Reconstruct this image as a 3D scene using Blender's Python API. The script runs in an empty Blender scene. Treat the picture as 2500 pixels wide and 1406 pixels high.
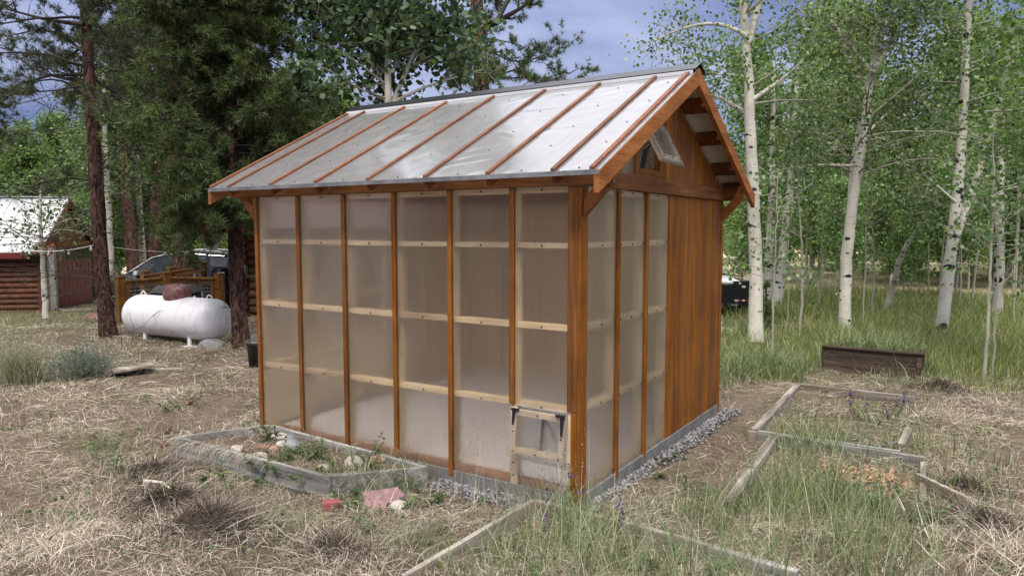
import bpy, bmesh, math, random
import numpy as np
from mathutils import Matrix, Vector

R_ = math.radians
scene = bpy.context.scene
col = scene.collection

# ------------------------------------------------------------------ camera
CP = np.array([2.4444, -4.7332, 2.0285]); YAW, PIT, FPX = -0.57, -0.0815, 1756.28
cam = bpy.data.cameras.new('camera'); camo = bpy.data.objects.new('camera', cam); col.objects.link(camo)
cam.sensor_width = 36.0; cam.lens = FPX / 2500 * 36.0; cam.clip_end = 9000; cam.clip_start = 0.05
camo.location = CP; camo.rotation_euler = (math.pi / 2 + PIT, 0, -YAW)
scene.camera = camo

# ------------------------------------------------------------------ sky, sun, exposure
SUN_EL, SUN_AZ = R_(55), R_(158)          # azimuth clockwise from +Y
world = bpy.data.worlds.new('World'); scene.world = world; world.use_nodes = True
wn = world.node_tree.nodes; wl = world.node_tree.links; wn.clear()
def WN(t, **k):
    n = wn.new(t)
    for a, b in k.items(): setattr(n, a, b)
    return n
sky = WN('ShaderNodeTexSky', sky_type='NISHITA', sun_disc=False, sun_elevation=SUN_EL, sun_rotation=SUN_AZ)
tc = WN('ShaderNodeTexCoord'); sep = WN('ShaderNodeSeparateXYZ'); wl.new(tc.outputs['Generated'], sep.inputs[0])
mp = WN('ShaderNodeMapping'); mp.inputs['Scale'].default_value = (1.0, 1.0, 2.6); mp.inputs['Location'].default_value = (3.1, 1.7, 0.4)
wl.new(tc.outputs['Generated'], mp.inputs[0])
nz = WN('ShaderNodeTexNoise'); nz.inputs['Scale'].default_value = 2.5; nz.inputs['Detail'].default_value = 7; nz.inputs['Roughness'].default_value = 0.52; nz.inputs['Distortion'].default_value = 0.5
wl.new(mp.outputs[0], nz.inputs['Vector'])
rp = WN('ShaderNodeValToRGB'); rp.color_ramp.elements[0].position = 0.37; rp.color_ramp.elements[1].position = 0.68
rp.color_ramp.elements[0].color = (.92, 1.18, 2.5, 1); rp.color_ramp.elements[1].color = (3.2, 3.5, 4.9, 1)
wl.new(nz.outputs['Fac'], rp.inputs[0])
# overcast dome: brighter overhead than at the horizon (CIE overcast law)
el = WN('ShaderNodeMath', operation='MULTIPLY_ADD'); el.inputs[1].default_value = 1.5; el.inputs[2].default_value = 0.72; wl.new(sep.outputs['Z'], el.inputs[0]); 
elc = WN('ShaderNodeMath', operation='MAXIMUM'); elc.inputs[1].default_value = 0.6; wl.new(el.outputs[0], elc.inputs[0])
hi = WN('ShaderNodeMath', operation='MULTIPLY_ADD', use_clamp=True); hi.inputs[1].default_value = 1.5; hi.inputs[2].default_value = -.42; wl.new(sep.outputs['Z'], hi.inputs[0])
cw = WN('ShaderNodeMix', data_type='RGBA'); cw.inputs[7].default_value = (8.4, 8.2, 8.0, 1); wl.new(hi.outputs[0], cw.inputs[0]); wl.new(rp.outputs[0], cw.inputs[6])
cb = WN('ShaderNodeVectorMath', operation='SCALE'); wl.new(cw.outputs[2], cb.inputs[0]); wl.new(elc.outputs[0], cb.inputs['Scale'])
mx = WN('ShaderNodeMix', data_type='RGBA'); mx.inputs[0].default_value = 0.9
wl.new(sky.outputs[0], mx.inputs[6]); wl.new(cb.outputs[0], mx.inputs[7])
bg = WN('ShaderNodeBackground'); bg.inputs['Strength'].default_value = 0.1; wl.new(mx.outputs[2], bg.inputs['Color'])
wo = WN('ShaderNodeOutputWorld'); wl.new(bg.outputs[0], wo.inputs['Surface'])
sl = bpy.data.lights.new('sun', 'SUN'); sl.energy = 1.5; sl.angle = R_(10); sl.color = (1.0, 0.91, 0.77)
so = bpy.data.objects.new('sun', sl); col.objects.link(so)
so.location = (0, 0, 30)
so.rotation_euler = Vector((math.sin(SUN_AZ) * math.cos(SUN_EL), math.cos(SUN_AZ) * math.cos(SUN_EL), math.sin(SUN_EL))).to_track_quat('Z', 'Y').to_euler()
vs = scene.view_settings; vs.view_transform = 'Standard'; vs.look = 'None'; vs.exposure = 0.82; vs.gamma = 1.0
cy = scene.cycles if hasattr(scene, 'cycles') else None
if cy:
    cy.max_bounces = 8; cy.diffuse_bounces = 3; cy.glossy_bounces = 3; cy.transmission_bounces = 6; cy.transparent_max_bounces = 12
    cy.use_denoising = True; cy.sample_clamp_indirect = 6; cy.caustics_reflective = False

# survey helpers: a bearing (photo column) and a distance give a place on the land
Fh = np.array([math.sin(YAW), math.cos(YAW), 0.0]); Rt = np.array([math.cos(YAW), -math.sin(YAW), 0.0])
Fv = np.array([math.sin(YAW) * math.cos(PIT), math.cos(YAW) * math.cos(PIT), math.sin(PIT)]); Up = np.cross(Rt, Fv)
def at(x, y, d): return CP + d * (Fv + Rt * (x - 1250) / FPX - Up * (y - 703) / FPX)

# ------------------------------------------------------------------ terrain height
def softplus(a): return np.logaddexp(0, a)
MOUNDS = [(-1.75, -1.95, .45, .16), (-2.6, -1.75, .35, .10), (-0.75, -1.75, .28, .08), (-3.3, -1.4, .5, .07), (2.6, 1.35, .4, .10), (2.75, .55, .35, .10), (2.2, 6.1, .4, .10), (2.0, 4.4, .3, .06), (-2.2, -2.6, .5, .06)]
def tz(x, y):
    x = np.asarray(x, float); y = np.asarray(y, float)
    s = x * .459 - y * .888
    z = -0.12 + 0.085 * softplus(3 * np.minimum(s, 7)) / 3
    u = -x * .88 + y * .25
    z = z - 0.045 * softplus(u - 12.5)
    z = np.where(np.hypot(x, y) > 120, np.maximum(z, -4.0), z)
    for mx_, my_, r, h in MOUNDS: z = z + h * np.exp(-((x - mx_) ** 2 + (y - my_) ** 2) / (r * r))
    ins = np.clip(np.minimum.reduce([x + 4.3, .7 - x, y + .6, 4.1 - y]) / .4, 0, 1)
    b = .018 * (np.sin(3.1 * x + 1.3 * y) + np.sin(1.7 * x - 3.7 * y + 1)) + .012 * np.sin(7.3 * x + 5.1 * y) * np.sin(6.1 * y - 4 * x)
    return z + b * (1 - .8 * ins)
def G(px, d, dz=0.0):
    p = CP + d * (Fh + Rt * (px - 1250) / FPX); return np.array([p[0], p[1], float(tz(p[0], p[1])) + dz])

# ------------------------------------------------------------------ mesh helpers
def mesh_np(name, V, F, smooth=False):
    V = np.ascontiguousarray(V, np.float32).reshape(-1, 3); F = np.ascontiguousarray(F, np.int32)
    m, k = F.shape; me = bpy.data.meshes.new(name)
    me.vertices.add(len(V)); me.vertices.foreach_set('co', V.ravel())
    me.loops.add(m * k); me.loops.foreach_set('vertex_index', F.ravel())
    me.polygons.add(m); me.polygons.foreach_set('loop_start', np.arange(0, m * k, k, dtype=np.int32))
    me.update(calc_edges=True)
    if smooth: me.polygons.foreach_set('use_smooth', np.ones(m, bool))
    return me
ROOTM = {}
def link(name, me, mat=None, parent=None):
    o = bpy.data.objects.new(name, me); col.objects.link(o)
    if mat is not None: me.materials.append(mat)
    if parent is not None:
        o.parent = parent
        top = parent
        o.matrix_parent_inverse = ROOTM[parent.name].inverted() if parent.name in ROOTM else Matrix()
    return o
def tag(o, label=None, cat=None, group=None, kind=None):
    if label: o['label'] = label
    if cat: o['category'] = cat
    if group: o['group'] = group
    if kind: o['kind'] = kind
    return o
def thing(name, label, cat, loc=(0, 0, 0), rotz=0.0, group=None):
    o = bpy.data.objects.new(name, None); col.objects.link(o); o.empty_display_size = .1
    o.location = loc; o.rotation_euler = (0, 0, rotz)
    ROOTM[o.name] = Matrix.Translation(Vector([float(a) for a in loc])) @ Matrix.Rotation(rotz, 4, 'Z')
    return tag(o, label, cat, group)
def copy_tree(src, loc, rotz, sc, label, group=None):
    r = src.copy(); col.objects.link(r); r.location = loc; r.rotation_euler = (0, 0, rotz); r.scale = sc if hasattr(sc, '__len__') else (sc, sc, sc)
    r['label'] = label
    if group: r['group'] = group
    for ch in list(src.children):
        c = ch.copy(); col.objects.link(c); c.parent = r; c.matrix_parent_inverse = ch.matrix_parent_inverse.copy()
    return r
class MB:
    """collects boxes, beams and tubes into one mesh (world coordinates)"""
    def __init__(s): s.v = []; s.f = []
    def add(s, V, F):
        o = len(s.v); s.v += [tuple(map(float, p)) for p in V]; s.f += [tuple(i + o for i in q) for q in F]; return s
    def hexa(s, P):  # 8 corners: bottom 0-3 ccw, top 4-7
        return s.add(P, [(3, 2, 1, 0), (4, 5, 6, 7), (0, 1, 5, 4), (1, 2, 6, 5), (2, 3, 7, 6), (3, 0, 4, 7)])
    def box(s, x0, x1, y0, y1, z0, z1):
        return s.hexa([(x0, y0, z0), (x1, y0, z0), (x1, y1, z0), (x0, y1, z0), (x0, y0, z1), (x1, y0, z1), (x1, y1, z1), (x0, y1, z1)])
    def beam(s, a, b, w, h, up=(0, 0, 1), taper=1.0):
        a = np.array(a, float); b = np.array(b, float); d = b - a; d /= np.linalg.norm(d)
        r = np.cross(d, up); r /= np.linalg.norm(r); u = np.cross(r, d); r = r * w / 2; u = u * h / 2; t = taper
        return s.hexa([a - r - u, a + r - u, b + (r - u) * t, b + (-r - u) * t, a - r + u, a + r + u, b + (r + u) * t, b + (-r + u) * t])
    def prism(s, poly, axis, a0, a1):
        n = len(poly); V = []
        for a in (a0, a1):
            for (p, q) in poly: V.append({'x': (a, p, q), 'y': (p, a, q), 'z': (p, q, a)}[axis])
        F = [tuple(range(n))[::-1], tuple(range(n, 2 * n))] + [(i, (i + 1) % n, n + (i + 1) % n, n + i) for i in range(n)]
        return s.add(V, F)
    def tube(s, path, rad, sides=8, cap=True):
        V, F = tube_np(np.array(path, float), np.broadcast_to(np.array(rad, float), (len(path),)), sides)
        o = len(s.v); s.add(V, F)
        if cap:
            s.f.append(tuple(o + i for i in range(sides))[::-1]); s.f.append(tuple(o + (len(path) - 1) * sides + i for i in range(sides)))
        return s
    def lathe(s, prof, c, sides=20, axis=(0, 0, 1)):
        ax = np.array(axis, float); ax /= np.linalg.norm(ax)
        t = np.array([1, 0, 0]) if abs(ax[0]) < .9 else np.array([0, 1, 0]); e1 = np.cross(ax, t); e1 /= np.linalg.norm(e1); e2 = np.cross(ax, e1)
        V = []; F = []; n = len(prof)
        for (r, h) in prof:
            for k in range(sides):
                a = 2 * math.pi * k / sides; V.append(np.array(c) + ax * h + (e1 * math.cos(a) + e2 * math.sin(a)) * r)
        for i in range(n - 1):
            for k in range(sides): F.append((i * sides + k, i * sides + (k + 1) % sides, (i + 1) * sides + (k + 1) % sides, (i + 1) * sides + k))
        F.append(tuple(range(sides))[::-1]); F.append(tuple((n - 1) * sides + k for k in range(sides)))
        return s.add(V, F)
    def xf(s, fn): s.v = [tuple(map(float, fn(p))) for p in s.v]; return s
    def build(s, name, mat, parent=None, smooth=False, bevel=0.0, sub=0):
        me = bpy.data.meshes.new(name); me.from_pydata(s.v, [], s.f); 
        bm = bmesh.new(); bm.from_mesh(me); bmesh.ops.recalc_face_normals(bm, faces=bm.faces)
        if bevel: bmesh.ops.bevel(bm, geom=bm.edges[:], offset=bevel, segments=2, affect='EDGES', profile=.6)
        bm.to_mesh(me); bm.free()
        if smooth:
            for p in me.polygons: p.use_smooth = True
        return link(name, me, mat, parent)
def tube_np(path, rad, sides=6):
    n = len(path); d = np.gradient(path, axis=0); d /= np.linalg.norm(d, axis=1)[:, None] + 1e-9
    ref = np.where(np.abs(d[:, 2:3]) > .9, np.array([[1., 0, 0]]), np.array([[0, 0, 1.]]))
    if len(set((np.abs(d[:, 2]) > .9).tolist())) > 1: ref = np.tile(np.array([[.62, .33, .71]]), (n, 1))
    r = np.cross(d, ref); r /= np.linalg.norm(r, axis=1)[:, None] + 1e-9; u = np.cross(r, d)
    a = np.arange(sides) * 2 * np.pi / sides
    V = path[:, None] + rad[:, None, None] * (np.cos(a)[None, :, None] * r[:, None] + np.sin(a)[None, :, None] * u[:, None])
    i = np.arange(n - 1)[:, None] * sides; k = np.arange(sides)[None]; k2 = (k + 1) % sides
    F = np.stack([i + k, i + k2, i + sides + k2, i + sides + k], -1).reshape(-1, 4)
    return V.reshape(-1, 3), F
class Acc:
    def __init__(s): s.V = []; s.F = []; s.n = 0
    def add(s, V, F): s.V.append(V); s.F.append(F + s.n); s.n += len(V)
    def mesh(s, name, smooth=False): return mesh_np(name, np.concatenate(s.V), np.concatenate(s.F), smooth)

# ------------------------------------------------------------------ materials
def new_mat(name):
    m = bpy.data.materials.new(name); m.use_nodes = True; nt = m.node_tree; nt.nodes.clear(); return m, nt
class NT:
    def __init__(s, name): s.m, s.t = new_mat(name); s.out = s.n('ShaderNodeOutputMaterial')
    def n(s, t, ins=None, **k):
        nd = s.t.nodes.new(t)
        for a, b in k.items(): setattr(nd, a, b)
        for a, b in (ins or {}).items():
            if hasattr(b, 'is_output') or isinstance(b, bpy.types.NodeSocket): s.t.links.new(b, nd.inputs[a])
            else: nd.inputs[a].default_value = b
        return nd
    def coords(s, scale=(1, 1, 1), kind='Object', loc=(0, 0, 0)):
        tcn = s.n('ShaderNodeTexCoord'); mpn = s.n('ShaderNodeMapping', {'Vector': tcn.outputs[kind], 'Scale': scale, 'Location': loc}); return mpn.outputs[0]
    def noise(s, vec, scale, detail=4, rough=.55, dist=0.0):
        return s.n('ShaderNodeTexNoise', {'Vector': vec, 'Scale': scale, 'Detail': detail, 'Roughness': rough, 'Distortion': dist}).outputs['Fac']
    def ramp(s, fac, stops):
        r = s.n('ShaderNodeValToRGB', {'Fac': fac}); e = r.color_ramp.elements
        while len(e) < len(stops): e.new(.5)
        for el_, (p, c) in zip(e, stops):
            el_.position = p; el_.color = tuple(c) + (1,) if hasattr(c, '__len__') else (c, c, c, 1)
        return r.outputs[0]
    def mix(s, a, b, f, mode='MIX'):
        nd = s.n('ShaderNodeMix', data_type='RGBA', blend_type=mode)
        for i, x in ((0, f), (6, a), (7, b)):
            if isinstance(x, bpy.types.NodeSocket): s.t.links.new(x, nd.inputs[i])
            else: nd.inputs[i].default_value = x if not hasattr(x, '__len__') or len(x) == 4 else tuple(x) + (1,)
        return nd.outputs[2]
    def math(s, op, a, b=0.0, c=0.0):
        nd = s.n('ShaderNodeMath', operation=op)
        for i, x in enumerate((a, b, c)):
            if isinstance(x, bpy.types.NodeSocket): s.t.links.new(x, nd.inputs[i])
            else: nd.inputs[i].default_value = x
        return nd.outputs[0]
    def bump(s, h, strength=.3, dist=.01): return s.n('ShaderNodeBump', {'Height': h, 'Strength': strength, 'Distance': dist}).outputs[0]
    def bsdf(s, color, rough=.6, bump=None, metal=0.0, spec=.4, **k):
        ins = {'Base Color': color if isinstance(color, bpy.types.NodeSocket) or len(color) == 4 else tuple(color) + (1,), 'Roughness': rough, 'Metallic': metal, 'Specular IOR Level': spec}
        if bump is not None: ins['Normal'] = bump
        ins.update(k); return s.n('ShaderNodeBsdfPrincipled', ins).outputs[0]
    def done(s, sh): s.t.links.new(sh, s.out.inputs['Surface']); return s.m
def wood(name, c_dark, c_mid, c_light, axis='z', rough=.62, grain=22, bump=.45, spec=.22, wear=None):
    t = NT(name); st = {'x': (.06, 1, 1), 'y': (1, .06, 1), 'z': (1, 1, .06)}[axis]
    v = t.coords(st); oi = t.n('ShaderNodeObjectInfo').outputs['Random']
    sh = t.n('ShaderNodeVectorMath', {0: v, 1: t.n('ShaderNodeCombineXYZ', {0: t.math('MULTIPLY', oi, 37.0), 1: t.math('MULTIPLY', oi, 19.0), 2: oi}).outputs[0]}, operation='ADD').outputs[0]
    g = t.noise(sh, grain, 6, .65, .6); big = t.noise(t.coords((1, 1, 1)), 2.3, 3)
    c = t.ramp(g, [(.28, c_dark), (.5, c_mid), (.74, c_light)])
    c = t.mix(c, t.mix(c, (.55, .5, .45), 1.0, 'MULTIPLY'), t.ramp(big, [(.42, 0.0), (.72, .75)]))
    hv = t.n('ShaderNodeHueSaturation', {'Color': c, 'Value': t.math('MULTIPLY_ADD', oi, .46, .76), 'Saturation': t.math('MULTIPLY_ADD', oi, .12, .94)}).outputs[0]
    if wear: hv = t.mix(hv, wear, t.ramp(t.noise(t.coords(st), 9, 5, .7), [(.5, 0.0), (.68, .8)]))
    fine = t.noise(t.coords(tuple(a * 1.0 for a in st)), 160, 3)
    b = t.bump(t.math('ADD', g, t.math('MULTIPLY', fine, .6)), bump, .006)
    return t.done(t.bsdf(hv, rough, b, spec=spec))
CED = ((.12, .040, .008), (.225, .083, .016), (.33, .135, .032))
PIN = ((.58, .46, .31), (.74, .63, .46), (.82, .73, .57))
M = {}
for ax in 'xyz':
    M['cedar_' + ax] = wood('stained_cedar_' + ax, *CED, axis=ax); M['pine_' + ax] = wood('bare_pine_' + ax, *PIN, axis=ax, grain=14)
    M['grey_' + ax] = wood('weathered_grey_board_' + ax, (.11, .105, .10), (.25, .245, .235), (.40, .39, .375), axis=ax, rough=.85, bump=.9, spec=.2, wear=(.54, .53, .505))
    M['old_' + ax] = wood('old_timber_' + ax, (.12, .10, .085), (.25, .215, .18), (.42, .37, .32), axis=ax, rough=.9, bump=.9, spec=.15, wear=(.5, .47, .43))
    M['brownlog_' + ax] = wood('stained_log_' + ax, (.045, .014, .006), (.115, .038, .016), (.19, .07, .03), axis=ax, grain=9, spec=.4, rough=.5)
M['cedar_soft'] = wood('planed_cedar', (.15, .05, .013), (.26, .095, .025), (.37, .15, .05), axis='x')
M['cedar_slope'] = wood('planed_cedar_rafter', (.15, .055, .026), (.235, .090, .044), (.34, .15, .08), axis='y')
M['cedar_tail'] = wood('dark_tail_shaded_lookout', (.07, .02, .006), (.13, .04, .012), (.2, .07, .02), axis='y')
M['darkplank'] = wood('dark_planter_timber', (.035, .025, .02), (.085, .06, .048), (.16, .12, .10), axis='x', rough=.9, bump=.9, spec=.15)
M['deckwood'] = wood('deck_post_wood', (.13, .055, .014), (.25, .115, .03), (.36, .18, .06), axis='z', grain=12)
M['deckrail'] = wood('deck_rail_wood', (.13, .055, .014), (.25, .115, .03), (.36, .18, .06), axis='x', grain=12)
M['gablelog'] = wood('golden_siding', (.12, .05, .013), (.22, .095, .026), (.30, .14, .045), axis='y', grain=12)
def plain(name, c, rough=.5, metal=0.0, spec=.4, var=.25, scale=8, bump=0.0, c2=None, coat=0.0):
    t = NT(name); n = t.noise(t.coords(), scale, 5, .6)
    c2 = c2 or tuple(a * (1 - var) for a in c)
    colr = t.ramp(n, [(.35, c2), (.65, c)])
    b = t.bump(t.noise(t.coords(), scale * 8, 4), bump, .01) if bump else None
    return t.done(t.bsdf(colr, rough, b, metal, spec, **({'Coat Weight': coat} if coat else {})))
M['black'] = plain('black_metal', (.012, .012, .014), .45)
M['blackcap'] = plain('black_ridge_metal', (.018, .02, .024), .28, .3, .6)
M['screw'] = plain('black_screw', (.006, .006, .006), .6)
M['drip'] = plain('grey_drip_metal', (.36, .37, .38), .4, .6, c2=(.2, .2, .2))
M['skirt'] = plain('grey_skirt_board', (.21, .21, .205), .85, c2=(.13, .13, .127), scale=5, bump=.2)
M['concrete'] = plain('pale_floor_slab', (.80, .78, .80), .8, c2=(.7, .68, .69), scale=3)
M['creamroof'] = plain('cream_metal_sheet', (.42, .40, .35), .45, .0, c2=(.36, .34, .3), scale=3)
M['whitemetal'] = plain('white_metal_roof', (.72, .73, .75), .35, .0, .5, c2=(.6, .61, .63), scale=1.5)
M['maroon'] = plain('maroon_door_paint', (.19, .036, .042), .45, c2=(.15, .03, .035), scale=1.5)
M['redtrim'] = plain('red_trim', (.17, .03, .028), .4)
M['redroof'] = plain('red_metal_roof', (.42, .07, .075), .35, .1)
M['white'] = plain('white_paint', (.78, .78, .79), .5, var=.08)
M['whitepot'] = plain('white_plastic', (.8, .8, .8), .4, var=.05)
M['barge'] = wood('barge_cedar', (.20, .07, .019), (.33, .125, .038), (.44, .19, .07), axis='y')
M['lightwall'] = plain('pale_board_lining', (.62, .49, .35), .8, c2=(.52, .40, .28), scale=4)
M['tan'] = plain('tan_trim', (.46, .33, .19), .7)
M['glassdark'] = plain('dark_glass', (.015, .02, .02), .08, spec=.8)
M['carpaint'] = plain('black_car_paint', (.014, .015, .018), .3, .0, .5)
M['chrome'] = plain('silver_trim', (.7, .71, .73), .18, 1.0)
M['tyre'] = plain('tyre_rubber', (.012, .012, .012), .85)
M['darkgrey'] = plain('dark_grey_plastic', (.045, .048, .05), .55, bump=.1)
M['cover'] = plain('black_vinyl_cover', (.01, .01, .012), .3, spec=.6)
M['wire'] = plain('galvanised_wire', (.32, .32, .31), .45, .6)
M['meter'] = plain('grey_meter_box', (.30, .30, .29), .5)
M['reflred'] = plain('red_reflector', (.45, .015, .015), .3)
M['rockpink'] = plain('pink_stone', (.42, .24, .20), .85, c2=(.30, .16, .13), scale=6, bump=.6)
M['rockwhite'] = plain('pale_stone', (.55, .51, .46), .85, c2=(.36, .32, .28), scale=6, bump=.6)
M['rockgrey'] = plain('grey_stone', (.30, .32, .33), .85, c2=(.17, .18, .19), scale=6, bump=.6)
M['rockbrown'] = plain('brown_stone', (.24, .13, .09), .85, c2=(.13, .075, .055), scale=6, bump=.6)
M['brickred'] = plain('red_paver', (.36, .11, .10), .9, c2=(.26, .075, .07), scale=14, bump=.6)
M['flag'] = plain('pink_flagstone', (.36, .22, .23), .9, c2=(.25, .14, .15), scale=8, bump=.6)
M['driveway'] = plain('brown_gravel_drive', (.20, .165, .14), .95, c2=(.11, .09, .08), scale=3, bump=.5)
M['sash'] = plain('pale_sash_wood', (.66, .54, .42), .7, c2=(.52, .40, .30))
M['mesh'] = plain('insect_mesh', (.09, .085, .075), .7)
M['orangeflower'] = plain('orange_petals', (.5, .09, .03), .6)
M['redflower'] = plain('red_petals', (.5, .03, .025), .6)
M['purpleflower'] = plain('purple_petals', (.12, .06, .2), .6)
M['palepanel'] = plain('pale_pink_board', (.80, .70, .74), .7, var=.06)
M['knot'] = plain('aspen_knot', (.035, .03, .028), .9)
M['bulb'] = plain('clear_bulb', (.6, .6, .58), .2, spec=.7)

def polyc(name, clear, rough_gloss, tint, streak, refl):
    t = NT(name); cs = (1, 1, .02) if streak == 'z' else (1, .02, .02)
    v = t.coords((1, 1, .015) if streak == 'z' else (1, .015, .015))
    fl = t.noise(v, 75, 3, .7); fine = t.noise(v, 260, 2, .6)
    cf = t.math('ADD', clear - .39, t.math('ADD', t.math('MULTIPLY', fl, .46), t.math('MULTIPLY', fine, .34)))
    tr = t.n('ShaderNodeBsdfTransparent', {'Color': tint + (1,)}).outputs[0]
    rf = t.n('ShaderNodeBsdfRefraction', {'Color': tint + (1,), 'Roughness': .30, 'IOR': 1.2}).outputs[0]
    thru = t.n('ShaderNodeMixShader', {0: .5, 1: tr, 2: rf}).outputs[0]
    tl = t.n('ShaderNodeBsdfTranslucent', {'Color': (.85, .78, .69, 1) if refl < .2 else (.93, .93, .94, 1)}).outputs[0]
    df = t.n('ShaderNodeBsdfDiffuse', {'Color': (.76, .70, .64, 1) if refl < .2 else (.78, .79, .82, 1)}).outputs[0]
    haze = t.n('ShaderNodeMixShader', {0: .35, 1: tl, 2: df}).outputs[0]
    body = t.n('ShaderNodeMixShader', {0: cf, 1: haze, 2: thru}).outputs[0]
    wob = t.noise(t.coords((1, 1, 1)), 2.0, 1, .4, 2.2)
    nb = t.bump(wob, .13 if refl > .2 else .08, .05)
    gl = t.n('ShaderNodeBsdfAnisotropic' if False else 'ShaderNodeBsdfGlossy', {'Color': (1, 1, 1, 1), 'Roughness': rough_gloss, 'Normal': nb}).outputs[0]
    fr = t.n('ShaderNodeFresnel', {'IOR': 1.5, 'Normal': nb}).outputs[0]
    fac = t.math('MULTIPLY', fr, refl * 6)
    fac = t.math('MINIMUM', fac, .8)
    return t.done(t.n('ShaderNodeMixShader', {0: fac, 1: body, 2: gl}).outputs[0])
M['poly'] = polyc('twin_wall_polycarbonate', .925, .28, (.985, .957, .92), 'z', .04)
M['polyroof'] = polyc('roof_polycarbonate', .43, .12, (.98, .98, .98), 'y', .25)
M['clearpane'] = polyc('clear_pane', .95, .12, (.98, .98, .97), 'z', .05)

def leaf_mat(name, stops, trans=.35, rough=.45, spec=.35):
    t = NT(name); g = t.n('ShaderNodeNewGeometry').outputs['Random Per Island']
    c = t.ramp(g, stops); oi = t.n('ShaderNodeObjectInfo').outputs['Random']
    c = t.n('ShaderNodeHueSaturation', {'Color': c, 'Value': t.math('MULTIPLY_ADD', oi, .3, .85), 'Hue': t.math('MULTIPLY_ADD', oi, .02, .49)}).outputs[0]
    p = t.bsdf(c, rough, spec=spec)
    tl = t.n('ShaderNodeBsdfTranslucent', {'Color': t.mix(c, (1.5, 1.6, .7), 1.0, 'MULTIPLY')}).outputs[0]
    return t.done(t.n('ShaderNodeMixShader', {0: trans, 1: p, 2: tl}).outputs[0])
M['aspenleaf'] = leaf_mat('aspen_leaf', [(0, (.045, .09, .036)), (.45, (.105, .18, .072)), (.8, (.19, .275, .135)), (1, (.42, .48, .35))], .42)
M['aspendark'] = leaf_mat('aspen_leaf_bluegreen', [(0, (.03, .06, .032)), (.5, (.06, .11, .055)), (.85, (.10, .16, .085)), (1, (.2, .26, .17))], .32)
M['aspenbright'] = leaf_mat('aspen_leaf_bright', [(0, (.07, .13, .04)), (.5, (.13, .21, .07)), (.85, (.20, .29, .12)), (1, (.34, .41, .25))], .4)
M['aspenfar'] = leaf_mat('aspen_leaf_far', [(0, (.08, .145, .055)), (.5, (.16, .25, .105)), (.85, (.25, .345, .175)), (1, (.45, .52, .36))], .45)
M['needle'] = leaf_mat('pine_needle', [(0, (.032, .052, .02)), (.5, (.076, .11, .042)), (1, (.16, .20, .085))], .3, .5)
M['needlegrey'] = leaf_mat('pine_needle_grey', [(0, (.038, .055, .028)), (.5, (.075, .096, .05)), (1, (.15, .17, .10))], .25, .5)
M['weed'] = leaf_mat('weed_leaf', [(0, (.05, .085, .03)), (.5, (.105, .155, .062)), (1, (.22, .28, .14))], .3)
M['sage'] = leaf_mat('sage_leaf', [(0, (.12, .15, .13)), (.5, (.20, .24, .21)), (1, (.30, .34, .30))], .2)
M['straw'] = leaf_mat('dry_straw', [(0, (.09, .068, .054)), (.2, (.27, .215, .17)), (.55, (.48, .405, .33)), (.82, (.68, .595, .50)), (1, (.86, .79, .69))], .15, .6, .3)
M['strawdark'] = leaf_mat('old_dead_grass', [(0, (.045, .034, .029)), (.3, (.12, .092, .078)), (.7, (.25, .205, .17)), (1, (.48, .42, .355))], .15, .7, .2)
M['grass'] = leaf_mat('green_grass', [(0, (.07, .10, .05)), (.4, (.14, .19, .095)), (.75, (.25, .295, .165)), (1, (.5, .5, .34))], .35)
M['meadow'] = leaf_mat('meadow_grass', [(0, (.065, .095, .036)), (.4, (.145, .19, .072)), (.7, (.245, .285, .12)), (.88, (.42, .41, .21)), (1, (.66, .60, .40))], .42)
M['thatch'] = leaf_mat('dark_root_thatch', [(0, (.018, .012, .009)), (.5, (.05, .036, .028)), (.9, (.11, .085, .068)), (1, (.2, .16, .13))], .1, .8, .1)
M['olive'] = leaf_mat('grey_green_grass', [(0, (.10, .11, .07)), (.5, (.19, .20, .125)), (1, (.34, .33, .22))], .3)

def bark_aspen(name, base, dark, knot=.10):
    t = NT(name); v = t.coords((1.2, 1.2, 11)); ln = t.noise(v, 4.5, 5, .6)
    lines = t.ramp(ln, [(.60, 0.0), (.68, 1.0)])
    vo = t.n('ShaderNodeTexVoronoi', {'Vector': t.coords((2.6, 2.6, 3.6)), 'Scale': 1.15, 'Randomness': 1.0}); vor = vo.outputs['Distance']
    rough_n = t.noise(t.coords(), 18, 4)
    eye = t.ramp(t.math('ADD', vor, t.math('MULTIPLY', rough_n, .12)), [(knot + .02, 1.0), (knot + .075, 0.0)])
    tone = t.ramp(t.noise(t.coords((1, 1, .5)), 5, 5), [(.3, tuple(a * .72 for a in base)), (.6, base)])
    c = t.mix(tone, tuple(a * .45 for a in base), t.math('MULTIPLY', lines, 1.0)); c = t.mix(c, dark, eye)
    b = t.bump(t.math('ADD', ln, t.math('MULTIPLY', rough_n, .4)), .35, .01)
    return t.done(t.bsdf(c, .75, b, spec=.2))
M['aspenbark'] = bark_aspen('aspen_bark', (.60, .575, .50), (.03, .026, .024), .14)
M['aspenbark2'] = bark_aspen('aspen_bark_scarred', (.52, .50, .44), (.022, .02, .019), .30)
M['aspengrey'] = bark_aspen('young_aspen_bark', (.36, .35, .28), (.08, .07, .06), .03)
def bark_pine(name, c1, c2, c3):
    t = NT(name); n = t.noise(t.coords((1, 1, .4)), 30, 6, .75, 1.0); n0 = t.noise(t.coords((1, 1, .3)), 12, 5, .7, 1.5)
    crack = t.ramp(n0, [(.40, 0.0), (.54, 1.0)])
    c = t.mix(c1, t.ramp(n, [(.35, c2), (.65, c3)]), crack)
    b = t.bump(t.math('ADD', crack, t.math('MULTIPLY', n, .7)), .9, .03)
    return t.done(t.bsdf(c, .9, b, spec=.15))
M['pinebark'] = bark_pine('pine_bark', (.02, .013, .011), (.085, .045, .036), (.17, .095, .078))
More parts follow.
